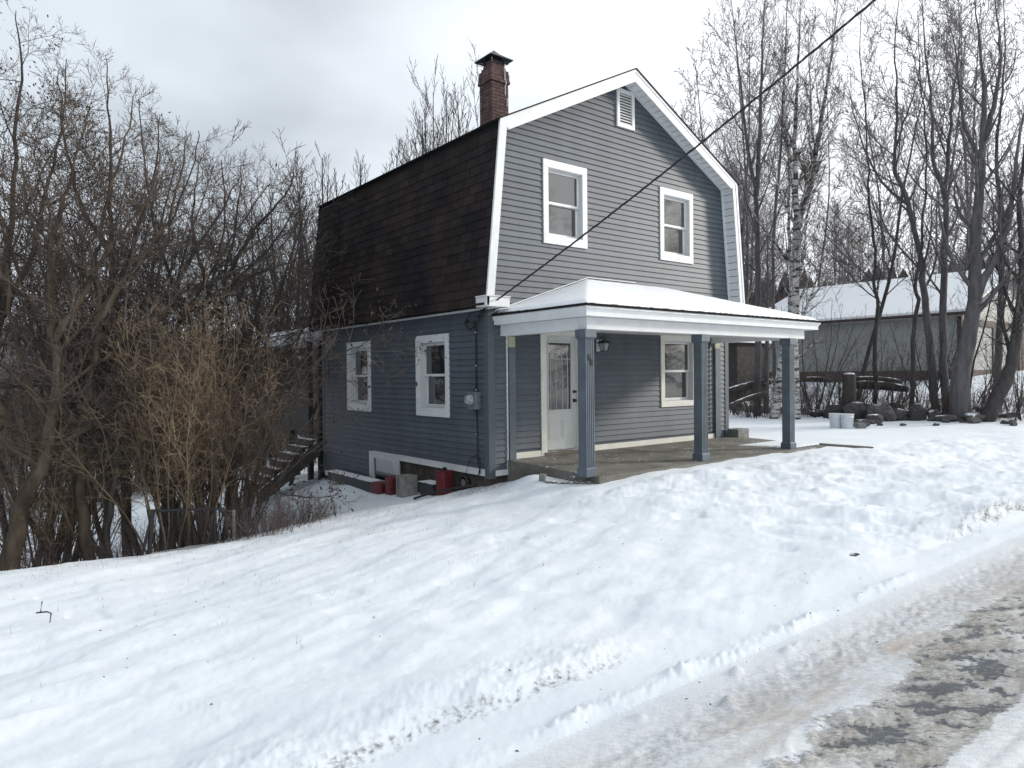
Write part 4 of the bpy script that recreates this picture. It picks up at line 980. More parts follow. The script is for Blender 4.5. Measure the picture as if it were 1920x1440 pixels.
rt('white-barked birch forking high up behind the porch corner post', (1489, 790), [(1488, 700), (1490, 560), (1494, 430), (1492, 340), (1490, 240), (1497, 120), (1502, -10)], 22.5, .19, .02, 2,
   forks=[([(1494, 430), (1512, 370), (1528, 290), (1545, 190), (1560, 100), (1572, -10)], .12, .02, .8), ([(1492, 380), (1478, 280), (1470, 170), (1468, 60)], .07, .015, -.4), ([(1505, 400), (1530, 310), (1520, 200), (1516, 60)], .06, .015, .5)],
   bark=BIRCH, twig=TWIGP, name='birch_tree', levels=BIRL, cat='birch')
rt('pale peeling birch stem leaning beside the white birch', (1450, 780), [(1458, 740), (1466, 680), (1480, 600), (1484, 520), (1480, 430), (1478, 330), (1484, 240)], 22.8, .15, .02, 3, bark=BIRCH, twig=TWIGP, levels=BIRL[1:], name='birch_tree', cat='birch', ls=.4)
rt('thin crooked tree with an elbow in front of the grey garage wall', (1641, 795), [(1641, 700), (1640, 640), (1646, 575), (1638, 530), (1641, 470), (1630, 380), (1628, 300), (1622, 200), (1612, 100), (1616, 20)], 23, .075, .015, 4, bark=BARKG, twig=TWIGG)
rt('slender tree with a kinked stem between the elbowed tree and the leaning dark trunk', (1706, 800), [(1712, 720), (1714, 620), (1721, 560), (1716, 530), (1726, 480), (1730, 400), (1738, 330), (1733, 230), (1724, 120), (1720, 20)], 22, .075, .02, 5, bark=BARKG, twig=TWIGG)
rt('tall dark trunk sweeping left as it rises, its foot among the boulders', (1755, 775), [(1748, 700), (1741, 620), (1732, 540), (1725, 480), (1704, 385), (1680, 325), (1677, 280), (1682, 200), (1678, 85), (1688, -30)], 22.5, .135, .03, 6,
   forks=[([(1704, 385), (1660, 350), (1630, 300), (1605, 230), (1590, 160)], .05, .012, .6), ([(1677, 285), (1695, 230), (1715, 170), (1730, 90)], .04, .012, -.4)])
rt('upright dark trunk standing close right of the sweeping one', (1776, 780), [(1770, 700), (1768, 600), (1771, 480), (1771, 372), (1750, 300), (1746, 200), (1736, 100), (1727, -30)], 22.3, .14, .03, 7,
   forks=[([(1771, 372), (1779, 280), (1786, 190), (1796, 120), (1800, 20)], .07, .015, .5)])
rt('massive dark tree with swollen leaning base and forked top', (1802, 768), [(1800, 740), (1806, 680), (1822, 600), (1828, 520), (1832, 420), (1840, 330), (1843, 260), (1845, 170), (1838, 90), (1825, -30)], 20.5, .33, .04, 8,
   forks=[([(1830, 560), (1848, 520), (1872, 470), (1893, 400), (1906, 300), (1926, 180), (1940, 60)], .15, .04, -.8), ([(1843, 265), (1862, 200), (1874, 140), (1872, 60), (1862, -30)], .10, .03, .5), ([(1840, 300), (1810, 240), (1800, 170), (1790, 90), (1770, 10)], .07, .02, .4)], power=.8)
rt('plain dark trunk in front of the cream garage gable', (1866, 745), [(1871, 690), (1875, 600), (1879, 500), (1878, 400), (1868, 300), (1876, 200), (1884, 90), (1880, -10)], 25.5, .14, .03, 9, bark=BARKG)
rt('heavy trunk leaning right out of a curved root at the picture edge', (1846, 765), [(1870, 745), (1892, 700), (1905, 630), (1914, 560), (1918, 480), (1912, 380), (1925, 250), (1935, 100)], 20, .22, .05, 10, bark=BARKG,
   forks=[([(1895, 700), (1898, 640), (1912, 600), (1935, 520)], .09, .03, -.5)])
rt('spindly sapling rising beside the largest leaning trunk', (1818, 785), [(1822, 700), (1850, 600), (1862, 480), (1858, 380)], 21, .035, .01, 13, levels=RIGHT[1:], bark=BARKG)
BR_LATE = []
SAPL = [L_(8, .45, 38, 6, .10, .07, .55, .15), L_(5, .45, 38, 4, .14, .05, .6, .2), L_(3, .5, 35, 3, .15, .03, .8, .2, lmin=.12)]
def sapling_type(seed, h):
    g = Grower(SAPL, seed, .005)
    for k in range(4): g.stem((g.rd.gauss(0, .12), g.rd.gauss(0, .12), 0), (g.rd.gauss(0, .28), g.rd.gauss(0, .28), 1), h*g.rd.uniform(.6, 1), .022, 0, L_(1, 1, 0, 8, .07, .04, 1))
    return tree_meshes(g, BARKG, TWIGG, .03)
SAPS = [sapling_type(s, h) for s, h in ((101, 3.2), (102, 4.2), (103, 2.6))]
for i, (u, v, dist) in enumerate(((1400, 768, 24), (1540, 780, 23), (1580, 775, 24), (1606, 770, 25), (1625, 785, 22), (1668, 790, 22), (1684, 775, 24), (1730, 780, 23), (1790, 770, 25), (1838, 760, 24), (1895, 750, 22), (1372, 765, 26), (1660, 760, 27), (1520, 770, 26), (1908, 770, 20), (1480, 770, 25), (1760, 760, 27))):
    put_tree('sapling', 'slender bare sapling in the thicket along the driveway edge', 'sapling', SAPS[i % 3], foot(u, v, dist), rnd.uniform(0, 6), rnd.uniform(.75, 1.25), group='bare saplings between driveway and garage')

for i, (u, v, d) in enumerate(((1385, 768, 25), (1425, 770, 24), (1470, 772, 23.5), (1530, 770, 24.5), (1555, 760, 26), (1635, 770, 23), (1675, 780, 22), (1700, 765, 24), (1735, 785, 21.5), (1795, 775, 21.5), (1815, 785, 21), (1850, 770, 21), (1875, 760, 22), (1905, 775, 20))):
    BR_LATE.append((u, v, d))
SAP2 = []
for i in range(14):
    u = 1375+i*27+rnd.uniform(-10, 10); SAP2.append(put_tree('sapling', 'x', 'sapling', SAPS[i % 3], foot(u, 770, rnd.uniform(22, 27)), rnd.uniform(0, 6), rnd.uniform(.45, .8), group='small brushy saplings behind the driveway timber'))
ORD = 'first second third fourth fifth sixth seventh eighth ninth tenth eleventh twelfth thirteenth fourteenth fifteenth sixteenth seventeenth'.split()
def number_by_place(objs, text):
    for k, o in enumerate(sorted(objs, key=lambda o: float(((np.array(o.location)-_C)@_R)/((np.array(o.location)-_C)@_F)))): o['label'] = text % ORD[k]
number_by_place(SAP2, '%s small brushy sapling from the left behind the driveway timber')
number_by_place([o for o in COL.objects if o.get('group') == 'bare saplings between driveway and garage'], '%s slender bare sapling from the left in the thicket along the driveway edge')
# --- background trees: shared types
def grown_type(seed, h, r0, lv, n0=1, bark=BARKR, twig=TWIGR, spread=.05, wan=.03, rmin=.008, thick=.03, up=.03):
    g = Grower(lv, seed, rmin)
    for k in range(n0): g.stem((g.rd.gauss(0, .1)*(n0 > 1), g.rd.gauss(0, .1)*(n0 > 1), 0), (g.rd.gauss(0, spread), g.rd.gauss(0, spread), 1), h*g.rd.uniform(.85, 1.05), r0, 0, L_(1, 1, 0, 12, wan, up, 1), .9)
    return tree_meshes(g, bark, twig, thick)
POP = [L_(24, .40, 34, 9, .045, .12, .42, .14, fall=.80), L_(8, .38, 34, 5, .06, .12, .5, .12), L_(4, .42, 32, 4, .08, .12, .65, .2, lmin=.15)]
WOOD = [L_(20, .30, 45, 6, .09, .07, .38, .25, fall=.45), L_(9, .42, 42, 5, .12, .06, .5, .15), L_(6, .48, 40, 3, .15, .05, .65, .15), L_(3, .5, 35, 2, .15, .04, .8, .2, lmin=.2)]
POPS = [grown_type(201, 11, .12, POP, rmin=.010, bark=BARKG, twig=TWIGG), grown_type(202, 11, .12, POP, 3, spread=.10, rmin=.010, bark=BARKG, twig=TWIGG), grown_type(203, 9, .10, POP, rmin=.010, bark=BARKG, twig=TWIGG)]
WOODS = [grown_type(301, 12, .085, WOOD, rmin=.010), grown_type(302, 12, .075, WOOD, 2, rmin=.010), grown_type(303, 12, .08, WOOD, wan=.05, bark=BARKG, twig=TWIGG, rmin=.010), grown_type(304, 12, .07, WOOD, 1, wan=.06, rmin=.010, twig=TWIGP)]
def top_at(ms_h, u, vtop, dist):
    """base position and scale so that a tree of nominal height ms_h peaks at the given sight line"""
    p = at(u, vtop, dist); z0 = ground(p[0], p[1])-.2; return (p[0], p[1], z0), (p[2]-z0)/ms_h
def height_of(ms): return max(max(v.co.z for v in m.vertices) for m in ms if m)
hs = [height_of(m) for m in POPS]; hw_ = [height_of(m) for m in WOODS]
BIGP = grown_type(209, 12, .10, [L_(17, .42, 22, 9, .035, .07, .45, .15, fall=.72), L_(9, .40, 30, 6, .05, .10, .5, .12), L_(3, .42, 30, 4, .07, .10, .65, .2, lmin=.15)], 6, spread=.17, wan=.02, up=.05, rmin=.010, bark=BARKG, twig=TWIGG)
POPS.append(BIGP); hs.append(height_of(BIGP))
for i, (u, vt, dist, k, lb) in enumerate(((828, 88, 27, 3, 'largest bare poplar, its fan of upswept branches rising left of the chimney'), (872, 160, 29, 2, None), (775, 190, 30, 0, None), (728, 255, 27, 2, None), (795, 200, 31, 1, None), (688, 285, 30, 0, None), (664, 292, 32, 2, None), (620, 268, 30, 0, None), (606, 285, 27, 1, None), (545, 265, 31, 0, None), (575, 300, 33, 2, None), (515, 300, 29, 1, None), (640, 310, 26, 2, None), (752, 262, 25, 2, None), (712, 290, 24, 0, None), (486, 330, 30, 0, None))):
    loc, s = top_at(hs[k], u, vt, dist)
    put_tree('poplar_tree', lb or 'young upswept poplar showing above the dark roof slope', 'poplar' if lb else 'tree', POPS[k], loc, rnd.uniform(0, 6), (s*1.0, s*1.0, s), group=None if lb else 'poplars behind the house')
number_by_place([o for o in COL.objects if o.get('group') == 'poplars behind the house'], '%s young upswept poplar from the left above the dark roof slope')
# woods on the right
for i in range(54):
    u = rnd.uniform(1215, 2080); dist = rnd.uniform(34, 62)
    vt = (190, 330, 380, 360, 400, 350)[i % 6]+rnd.uniform(-30, 50)+(50 if u > 1500 else 0)
    if u < 1330: vt = rnd.uniform(130, 240) if u > 1225 else 330
    if u > 1380 and 27 < at(u, 600, dist)[0] < 39 and 1.5 < at(u, 600, dist)[1] < 14: dist = rnd.uniform(50, 62)
    loc, s = top_at(hw_[i % 4], u, vt, dist)
    put_tree('bare_tree', 'thin bare tree in the woods beyond the garage', 'tree', WOODS[i % 4], loc, rnd.uniform(0, 6), (s*1.0, s*1.0, s), group='bare trees of the woods beyond the garage')
tl = []
for i, (u, vt, d) in enumerate(((1345, 60, 31), (1395, 10, 33), (1600, -10, 25.5), (1655, 40, 41), (1745, 0, 42), (1815, -50, 44), (1900, -60, 43), (1530, 120, 42))):
    loc, s = top_at(hw_[i % 4], u, vt, d); tl.append(put_tree('bare_tree', 'x', 'tree', WOODS[i % 4], loc, i*2.1, (s*.9, s*.9, s), group='tall slender trees around the garage'))
number_by_place(tl, '%s tall slender tree from the left among the trunks around the garage')
# --- left thicket: big crooked trees and tall brown shrubs along the crest of the lawn
CROOK = [L_(16, .34, 54, 8, .13, .04, .45, .20, fall=.72), L_(10, .46, 46, 6, .15, .06, .5, .1), L_(9, .52, 42, 4, .16, .06, .6, .1), L_(5, .55, 38, 3, .16, .06, .8, .15, lmin=.09)]
def lt_(label, fp, pts, dist, r0, r1, seed, forks=(), dd=0., bark=BARKD, twig=TWIGD, levels=None, **k):
    f = foot(fp[0], fp[1], dist); st = [([f]+pix(pts, dist, dd), r0, r1)]
    for q, a, b, d2 in forks: st.append((pix(q, dist+dd*.4, d2), a, b))
    return own_tree('crooked_tree', label, 'tree', st, levels or CROOK, seed, bark, twig, rmin=.0036, jit=.02, **k)
lt_('stout mossy tree leaning right from the left picture edge', (15, 1040), [(40, 960), (78, 880), (100, 780), (105, 680), (100, 600), (90, 500), (110, 400), (140, 300), (170, 200)], 8.8, .13, .02, 401, dd=1.5, bark=BARKB,
    forks=[([(95, 800), (50, 700), (20, 580), (10, 450), (-20, 330)], .06, .015, .5), ([(100, 640), (150, 560), (200, 470), (260, 400), (300, 320)], .06, .012, 1.)], seeds=1100)
lt_('tree with a broken pale stub of trunk, left of the wire fence', (170, 1032), [(160, 960), (152, 880), (160, 800), (170, 700), (185, 600), (180, 480), (200, 380), (235, 260), (250, 180)], 9.2, .085, .015, 402, dd=1.2, bark=BARKB,
    forks=[([(152, 870), (130, 820), (115, 700), (95, 560), (60, 420), (40, 300)], .05, .012, .6), ([(185, 600), (230, 520), (300, 440), (340, 330), (352, 260)], .05, .012, .8)])
lt_('slim dark tree standing upright in the gap of snow', (206, 1030), [(212, 960), (222, 850), (228, 760), (240, 640), (236, 520), (270, 400), (300, 300)], 9.3, .045, .01, 403, dd=.8)
lt_('arching tree whose trunk bows left over the snow then right', (350, 1028), [(325, 950), (270, 885), (232, 820), (238, 740), (268, 640), (330, 560), (420, 520), (500, 480), (560, 430)], 10, .10, .015, 404, dd=1.2, bark=BARKD,
    forks=[([(238, 740), (215, 660), (222, 560), (210, 440), (240, 330)], .05, .012, .6), ([(300, 600), (360, 480), (420, 390), (450, 330)], .045, .01, 1.)], seeds=200)
lt_('leaning grey tree crossing behind the stout mossy one', (90, 1035), [(130, 930), (165, 860), (210, 790), (250, 720), (290, 620), (300, 500), (330, 400), (365, 300), (372, 245)], 10.5, .06, .012, 405, dd=1.5, bark=BARKG, twig=TWIGG)
lt_('tree with a high crown reaching the top left corner', (-30, 1040), [(-40, 900), (-30, 750), (0, 600), (20, 420), (30, 260), (40, 120), (30, 20)], 11, .12, .015, 406, dd=2, seeds=1300, forks=[([(0, 600), (60, 470), (90, 340), (120, 220), (125, 110)], .06, .01, 1.)])
lt_('tree behind the shrubs whose rounded crown tops the left thicket', (240, 1000), [(235, 850), (225, 700), (215, 560), (205, 420), (208, 300), (203, 200), (200, 110)], 12.5, .10, .012, 407, dd=1, seeds=800, forks=[([(215, 560), (260, 430), (290, 330), (300, 215)], .06, .01, 1.), ([(210, 480), (150, 380), (120, 260), (110, 130)], .06, .01, .6)])
lt_('dark tree with drooping crown close to the dark roof end', (560, 960), [(555, 850), (550, 750), (540, 640), (545, 540), (560, 450), (580, 400)], 21, .09, .015, 408, dd=.5, seeds=150, forks=[([(540, 640), (510, 520), (480, 420), (470, 350)], .06, .012, .5), ([(545, 560), (590, 520), (620, 490)], .04, .01, -.5)])
lt_('medium tree filling the space between arching tree and roof', (440, 980), [(430, 850), (420, 720), (415, 600), (430, 480), (450, 380), (452, 310)], 13.5, .09, .012, 409, dd=1, forks=[([(415, 600), (370, 480), (365, 380), (372, 300)], .05, .01, .6), ([(425, 520), (480, 430), (530, 370), (556, 330)], .05, .01, .6)])
LIMB = [L_(13, .30, 48, 7, .16, .03, .6, .35, fall=.2), L_(6, .5, 45, 5, .2, .03, .65, .15), L_(4, .5, 42, 3, .22, .03, .8, .15, lmin=.06)]
lt_('low tree whose thin limb of dark seed heads reaches across the side windows', (415, 1010), [(430, 900), (450, 810), (500, 745), (560, 703), (620, 672), (672, 648), (712, 628)], 10.3, .035, .006, 415, levels=LIMB, seeds=420, seedm=SEEDM,
    forks=[([(500, 745), (560, 735), (620, 722), (668, 716)], .012, .004, .1), ([(430, 900), (480, 905), (540, 925), (600, 935), (640, 925)], .016, .004, -.2)])
lt_('second crooked tree leaning right behind the arching one', (300, 1015), [(310, 920), (290, 800), (300, 690), (345, 590), (400, 500), (450, 420), (505, 345)], 11.5, .07, .01, 416, dd=1., seeds=200, forks=[([(300, 690), (280, 560), (300, 430), (330, 300)], .045, .01, .6), ([(345, 590), (430, 545), (520, 500), (590, 470)], .04, .01, .4)])
lt_('spreading dark tree overhanging the middle of the brown shrubs', (380, 1000), [(372, 880), (385, 760), (375, 650), (395, 540), (420, 430), (415, 300)], 12, .08, .01, 417, dd=1., seeds=200, forks=[([(375, 650), (330, 540), (290, 440), (270, 300), (262, 190)], .05, .01, .6), ([(390, 600), (450, 520), (520, 450), (570, 360)], .045, .01, .6)])
BUSHY = [L_(12, .40, 42, 8, .12, .05, .5, .42, fall=.5), L_(7, .46, 42, 6, .15, .06, .55, .1), L_(6, .5, 40, 4, .16, .05, .65, .1), L_(4, .55, 36, 3, .16, .05, .8, .15, lmin=.1)]
BT = [grown_type(601, 6, .045, BUSHY, 3, spread=.28, wan=.07, rmin=.0042, bark=BARKD, twig=TWIGD, thick=.015), grown_type(602, 6, .04, BUSHY, 4, spread=.34, wan=.08, rmin=.0042, bark=BARKB, twig=TWIGD, thick=.015)]
bh_ = [height_of(m) for m in BT]; bsh = []
for i, (u, vt, d) in enumerate(((-20, 90, 11), (55, 140, 12.5), (120, 150, 13.5), (185, 145, 14), (245, 210, 12.5), (310, 260, 13.5), (370, 290, 14), (440, 350, 14.5), (505, 370, 17))):
    loc, s = top_at(bh_[i % 2], u, vt, d); bsh.append(put_tree('bushy_tree', 'x', 'tree', BT[i % 2], loc, i*1.37, (s, s, s), group='bushy trees of the left thicket'))
number_by_place(bsh, '%s bushy bare tree from the left in the second row of the thicket')
# tall shrubs: many near-vertical arching stems
SHR = [L_(9, .28, 32, 5, .16, .05, .6, .32, fall=.3), L_(5, .5, 48, 4, .26, .02, .7, .1), L_(4, .55, 50, 3, .3, .0, .85, .1, lmin=.07)]
def shrub_type(seed, h, n, sp=.30, rad=.35, r0=.013, lv=SHR, bark=TWIGT, twig=TWIGT, wan=.06, up=.02):
    g = Grower(lv, seed, .0034)
    for k in range(n):
        a = g.rd.uniform(0, 6.28); q = rad*sqrt(g.rd.random()); g.stem((q*cos(a), q*sin(a), -.1), (sp*cos(a)*g.rd.random()+g.rd.gauss(0, .05), sp*sin(a)*g.rd.random()+g.rd.gauss(0, .05), 1), h*g.rd.uniform(.7, 1.05), r0*g.rd.uniform(.6, 1.5), 0, L_(1, 1, 0, 9, wan, up, 1), .75)
    return g, [tubes_mesh('stems', g.out[0], bark, 5), None, tubes_mesh('twigs', [p for ps in g.out[1:] for p in ps], twig, 3)]
SH = [shrub_type(501, 3.3, 27, wan=.09, rad=.4), shrub_type(502, 3.6, 25, wan=.10, rad=.4, bark=BARKB), shrub_type(503, 2.9, 26, .55, wan=.10), shrub_type(504, 3.5, 24, .5, bark=BARKD, twig=TWIGD, wan=.10)]
LOW = [shrub_type(511, 1.0, 46, .8, .55, .006, SHR[:2], TWIGP, TWIGP, .08), shrub_type(512, .8, 40, .9, .6, .006, SHR[:2], TWIGP, TWIGG, .09)]
def put_shrub(label, T, loc, rot, sc, group=None, name='shrub', leaves=0, leafm=LEAFM):
    g, ms = T; t = thing(name, label, 'shrub', loc, group); t.rotation_euler = (0, 0, rot); t.scale = (sc, sc, sc) if np.isscalar(sc) else sc
    link('stems', ms[0], t); tag(link('twigs', ms[2], t), kind='stuff')
    if leaves: tag(link('dead_leaves', flakes_mesh(g.tips, leaves, .02, leafm, g.rd, .05), t), kind='stuff')
    return t
shr = [(330, 1018, 9.6, 0, 1.0, 'tall tan shrub crowded behind the black wire fence', 60), (385, 1012, 9.9, 1, 1.02, 'dense tall shrub just behind the middle fence post', 120), (425, 1008, 10.2, 3, .9, 'tall brown shrub right of the leaning fence end', 60),
       
       (410, 1000, 11.8, 2, 1.15, 'broad tangled shrub in the second row of the thicket', 0), 
       (135, 1030, 9.8, 2, .8, 'tangled shrub among the leaning trunks at far left', 150), (60, 1040, 9.6, 3, .8, 'shrub filling the foot of the stout mossy tree', 60)]
for i, (u, v, d, k, s, lb, lv_) in enumerate(shr): put_shrub(lb, SH[k], foot(u, v, d), i*1.7, s, leaves=lv_)
for i, (u, v, d, k, s) in enumerate(((480, 992, 9.6, 0, .8), (520, 985, 9.8, 1, .85), (560, 975, 10.3, 0, .62), (455, 1000, 9.4, 1, .7), (600, 960, 11.0, 1, .55), (500, 975, 10.6, 1, .7))):
    put_shrub('low purplish brush poking from the snow at the lawn edge', LOW[k], foot(u, v, d), i*2.1, s, 'low brush along the lawn edge')
for i, (u, v, d) in enumerate(((30, 1040, 8.9), (110, 1032, 9.1), (250, 1028, 9.4), (285, 1022, 9.6))):
    put_shrub('thin weedy undergrowth between the left trunks', LOW[i % 2], foot(u, v, d), i*1.3, rnd.uniform(.55, .9), 'undergrowth between the left trunks')
for i, (u, v, d) in enumerate(BR_LATE):
    put_shrub('tangled low brush among the boulders and right-hand trunks', LOW[i % 2], foot(u, v, d), i*1.9, rnd.uniform(.9, 1.5), 'low brush among the boulders')
number_by_place([o for o in COL.objects if o.get('group') == 'low brush along the lawn edge'], '%s clump of low purplish brush from the left at the lawn edge')
number_by_place([o for o in COL.objects if o.get('group') == 'undergrowth between the left trunks'], '%s weedy undergrowth clump from the left between the left trunks')
number_by_place([o for o in COL.objects if o.get('group') == 'low brush among the boulders'], '%s tangle of low brush from the left among boulders and right trunks')
# hedgerow and trees beyond the lower snowfield
for i in range(26):
    u = -120+i*28+rnd.uniform(-12, 12); d = rnd.uniform(24, 34); p = at(u, 880, d); z = ground(p[0], p[1])-.1
    put_shrub('brown brush of the hedgerow beyond the lower snowfield', SH[i % 4], (p[0], p[1], z), rnd.uniform(0, 6), (1.9, 1.9, rnd.uniform(1.1, 1.6)), 'hedgerow beyond the lower snowfield')
for i in range(30):
    u = -150+i*27+rnd.uniform(-12, 12); d = rnd.uniform(30, 60); loc, s = top_at(hw_[i % 4], u, rnd.uniform(420, 560) if u < 480 else rnd.uniform(300, 480), d)
    put_tree('bare_tree', 'bare tree in the valley seen through the left thicket', 'tree', WOODS[i % 4], loc, rnd.uniform(0, 6), (s, s, s), group='bare trees in the valley')
# trees across the road, behind the photographer (they show in the window panes)
for i, (x, y, s) in enumerate(((-10, -24, 1.), (2, -26, 1.2), (11, -23, 1.3), (19, -24, 1.5), (26, -25, 1.35), (33, -24, 1.7), (40, -27, 1.5), (48, -26, 1.6))):
    put_tree('bare_tree', 'bare tree across the road, mirrored in the front windows', 'tree', WOODS[i % 4], (x, y, ground(x, y)-.2), i*1.1, s, group='bare trees across the road')
def conifer(h, seed):
    rd = random.Random(seed); tk = MB().tube([(0, 0, 0), (0, 0, h*.5), (0, 0, h)], [.16, .09, .015], 7); mb = MB()
    for i in range(46):
        z = .8+(h-1.0)*i/46; L = (h-z)*.34+.25
        for k in range(9):
            a = rd.uniform(0, 6.28); l = L*rd.uniform(.7, 1.1); n = 7
            for j in range(n):
                t0 = (j+.3)/n; x = cos(a)*l*t0; y = sin(a)*l*t0; zz = z-.25*l*t0*t0+.05; w = .20*(1-t0*.6); b = a+rd.choice((-1, 1))*rd.uniform(.5, 1.2)
                mb.add([(x, y, zz), (x+cos(b)*w-.03*sin(b), y+sin(b)*w+.03*cos(b), zz-.06), (x+cos(b)*w*1.5, y+sin(b)*w*1.5, zz-.02), (x+cos(b)*w+.05*sin(b), y+sin(b)*w-.05*cos(b), zz+.03)], [(0, 1, 2), (0, 2, 3), (0, 3, 1), (1, 3, 2)])
    return tk.mesh('trunk', BARKD), mb.mesh('needles', CONIF)
ck = conifer(7.5, 5)
for i, (x, y, s) in enumerate(((12, -18, 1.2), (22, -20, 1.4), (29, -21, 1.3))):
    t = thing('conifer_tree', 'dark evergreen across the road, mirrored in the front windows', 'tree', (x, y, ground(x, y)-.1), 'evergreens across the road'); t.scale = (s, s, s); link('trunk', ck[0], t); link('needles', ck[1], t)
# far woods on the ridges: one mass of small bare trees
def far_woods():
    rd = np.random.default_rng(3); n = 5200; a = YAW+rd.uniform(-.85, .85, n); r = rd.uniform(130, 640, n)**1.0; x = CX+np.sin(a)*r; y = CY+np.cos(a)*r; z = base_h(x, y)
    h = rd.uniform(7, 12, n); w = h*rd.uniform(.10, .2, n); V = np.zeros((n, 8, 3)); 
    for k in range(3):
        an = k*2.094+rd.uniform(0, 6, n)
        V[:, k] = np.stack([x+np.cos(an)*w, y+np.sin(an)*w, z+h*.45], -1); V[:, k+3] = np.stack([x+np.cos(an+1)*w*.8, y+np.sin(an+1)*w*.8, z+h*.75], -1)
    V[:, 6] = np.stack([x, y, z-.5], -1); V[:, 7] = np.stack([x, y, z+h], -1)
    T = np.array([(6, 0, 1), (6, 1, 2), (6, 2, 0), (0, 3, 1), (1, 4, 2), (2, 5, 0), (0, 5, 3), (1, 3, 4), (2, 4, 5), (7, 4, 3), (7, 5, 4), (7, 3, 5)]); F = (np.arange(n)[:, None, None]*8+T).reshape(-1, 3)
    me = bpy.data.meshes.new('far_woods'); me.vertices.add(n*8); me.vertices.foreach_set('co', V.reshape(-1)); me.loops.add(F.size); me.loops.foreach_set('vertex_index', F.ravel().astype(np.int32)); me.polygons.add(len(F)); me.polygons.foreach_set('loop_start', np.arange(0, F.size, 3, dtype=np.int32)); me.polygons.foreach_set('loop_total', np.full(len(F), 3, np.int32)); me.update(calc_edges=True)
    me.materials.append(mat('far_woods', (.11, .10, .10), .95, 0, .12, spec=.1, col2=(.065, .062, .066), coords='World')); tag(link('far_woods', me), 'grey-brown leafless woods covering the far ridge', 'woods', kind='stuff')
far_woods()

# ------------------------------------------------------------------ the garage beyond the trees
G = thing('garage', 'cream sided garage with snowy roof and brown door frames behind the trees', 'garage')
gx, gy0, gy1, gw = 27., 2.5, 12.6, 11.4; gzb, gze, gzr = 1.42, 3.95, 6.1
def g_rows():
    mb = MB(); r = .115; z = gzb
    while z < gze-.02:
        mb.hexa([(gx-.02, gy0, z), (gx, gy0, z), (gx, gy1, z), (gx-.02, gy1, z), (gx-.004, gy0, z+r), (gx, gy0, z+r), (gx, gy1, z+r), (gx-.004, gy1, z+r)]); z += r
    mb2 = MB(); z = gzb
    while z < gzr-.15:
        e = 0 if z < gze else (z-gze)/(gzr-gze)*gw/2; a, b = gx+e, gx+gw-e
        if b-a > .3: mb2.hexa([(a, gy0-.02, z), (b, gy0-.02, z), (b, gy0, z), (a, gy0, z), (a+.1*(z > gze), gy0-.004, z+r), (b-.1*(z > gze), gy0-.004, z+r), (b-.1*(z > gze), gy0, z+r), (a+.1*(z > gze), gy0, z+r)])
        z += r
    a = mb.build('clapboards', GARW, G); b = mb2.build('clapboards', GARW, G); tag(a, kind='stuff'); tag(b, kind='stuff')
g_rows()
MB().box(gx+.002, gx+gw, gy0+.002, gy1, .3, gze).prism([(gx+.002, gy0+.002, gze), (gx+gw/2, gy0+.002, gzr), (gx+gw, gy0+.002, gze)], (0, gy1-gy0, 0)).build('wall', GARW, G)
MB().box(gx-.05, gx+gw+.05, gy0-.05, gy1+.05, .0, gzb-.005).build('brick_foundation', GARB, G)
for s in (-1, 1):
    xm = gx+gw/2; xe = xm+s*(gw/2+.45); ze = gze-.18
    MB().prism([(xe, gy0-.45, ze), (xm, gy0-.45, gzr+.02), (xm, gy0-.45, gzr+.14), (xe, gy0-.45, ze+.12)], (0, gy1-gy0+.9, 0)).build('roof', BROWN, G)
    MB().prism([(xe+s*(-.05), gy0-.42, ze+.125), (xm, gy0-.42, gzr+.125), (xm, gy0-.42, gzr+.27), (xe-s*.05, gy0-.42, ze+.25)], (0, gy1-gy0+.84, 0)).build('roof_snow', SNOWR, G)
    MB().prism([(xe, gy0-.47, ze-.08), (xm, gy0-.47, gzr-.08), (xm, gy0-.47, gzr+.12), (xe, gy0-.47, ze+.12)], (0, .018, 0)).build('rake_board', BROWN, G)
MB().box(gx-.42, gx-.40, gy0-.45, gy1+.45, gze-.22, gze-.06).build('gutter_board', GARW, G)
MB().box(gx-.03, gx+.16, gy0-.03, gy0+.02, gzb, gze).box(gx-.035, gx-.022, gy0-.02, gy0+.14, gzb, gze).build('corner_board', BROWN, G)
for a, b in ((28.0, 30.6), (31.6, 34.2), (35.0, 37.6)):
    d_ = MB().box(a, b, gy0-.04, gy0-.021, gzb-.4, 3.35).build('garage_door', GARW, G)
    MB().box(a-.42, a, gy0-.09, gy0-.021, gzb-.4, 3.65).box(b, b+.42, gy0-.09, gy0-.021, gzb-.4, 3.65).box(a, b, gy0-.09, gy0-.021, 3.352, 3.65).build('frame', BROWN, d_)
MB().box(32.4, 33.0, gy0-.06, gy0-.022, 4.5, 5.2).build('gable_vent', WEATHER, G)

# ------------------------------------------------------------------ service wire
p0 = np.array([-.12, .03, 2.43]); p1 = at(1620, 0, 7.4); p1 = np.array(p1); dirw = (p1-p0); p2 = p0+dirw*1.75
def wirep(t): p = p0+(p2-p0)*t; return np.array([p[0], p[1], p[2]-1.0*.9*t*(1-t)+.9*.245*t])
ts = np.linspace(0, 1, 260); ax = vnorm(tuple(dirw)); A_ = np.array(vnorm(vcross(ax, (0, 0, 1)))); B_2 = np.cross(np.array(ax), A_); mb = MB()
Lw = np.linalg.norm(p2-p0)
for k in range(3):
    ph = k*2.094; r = .0075 if k else .005
    mb.tube([wirep(t)+(A_*cos(2*pi*t*Lw/.55+ph)+B_2*sin(2*pi*t*Lw/.55+ph))*.009 for t in ts], r, 5)
sw = mb.build('service_wire', WIRE, None, True); tag(sw, 'twisted black service cable running from the house corner up to the right', 'cable')
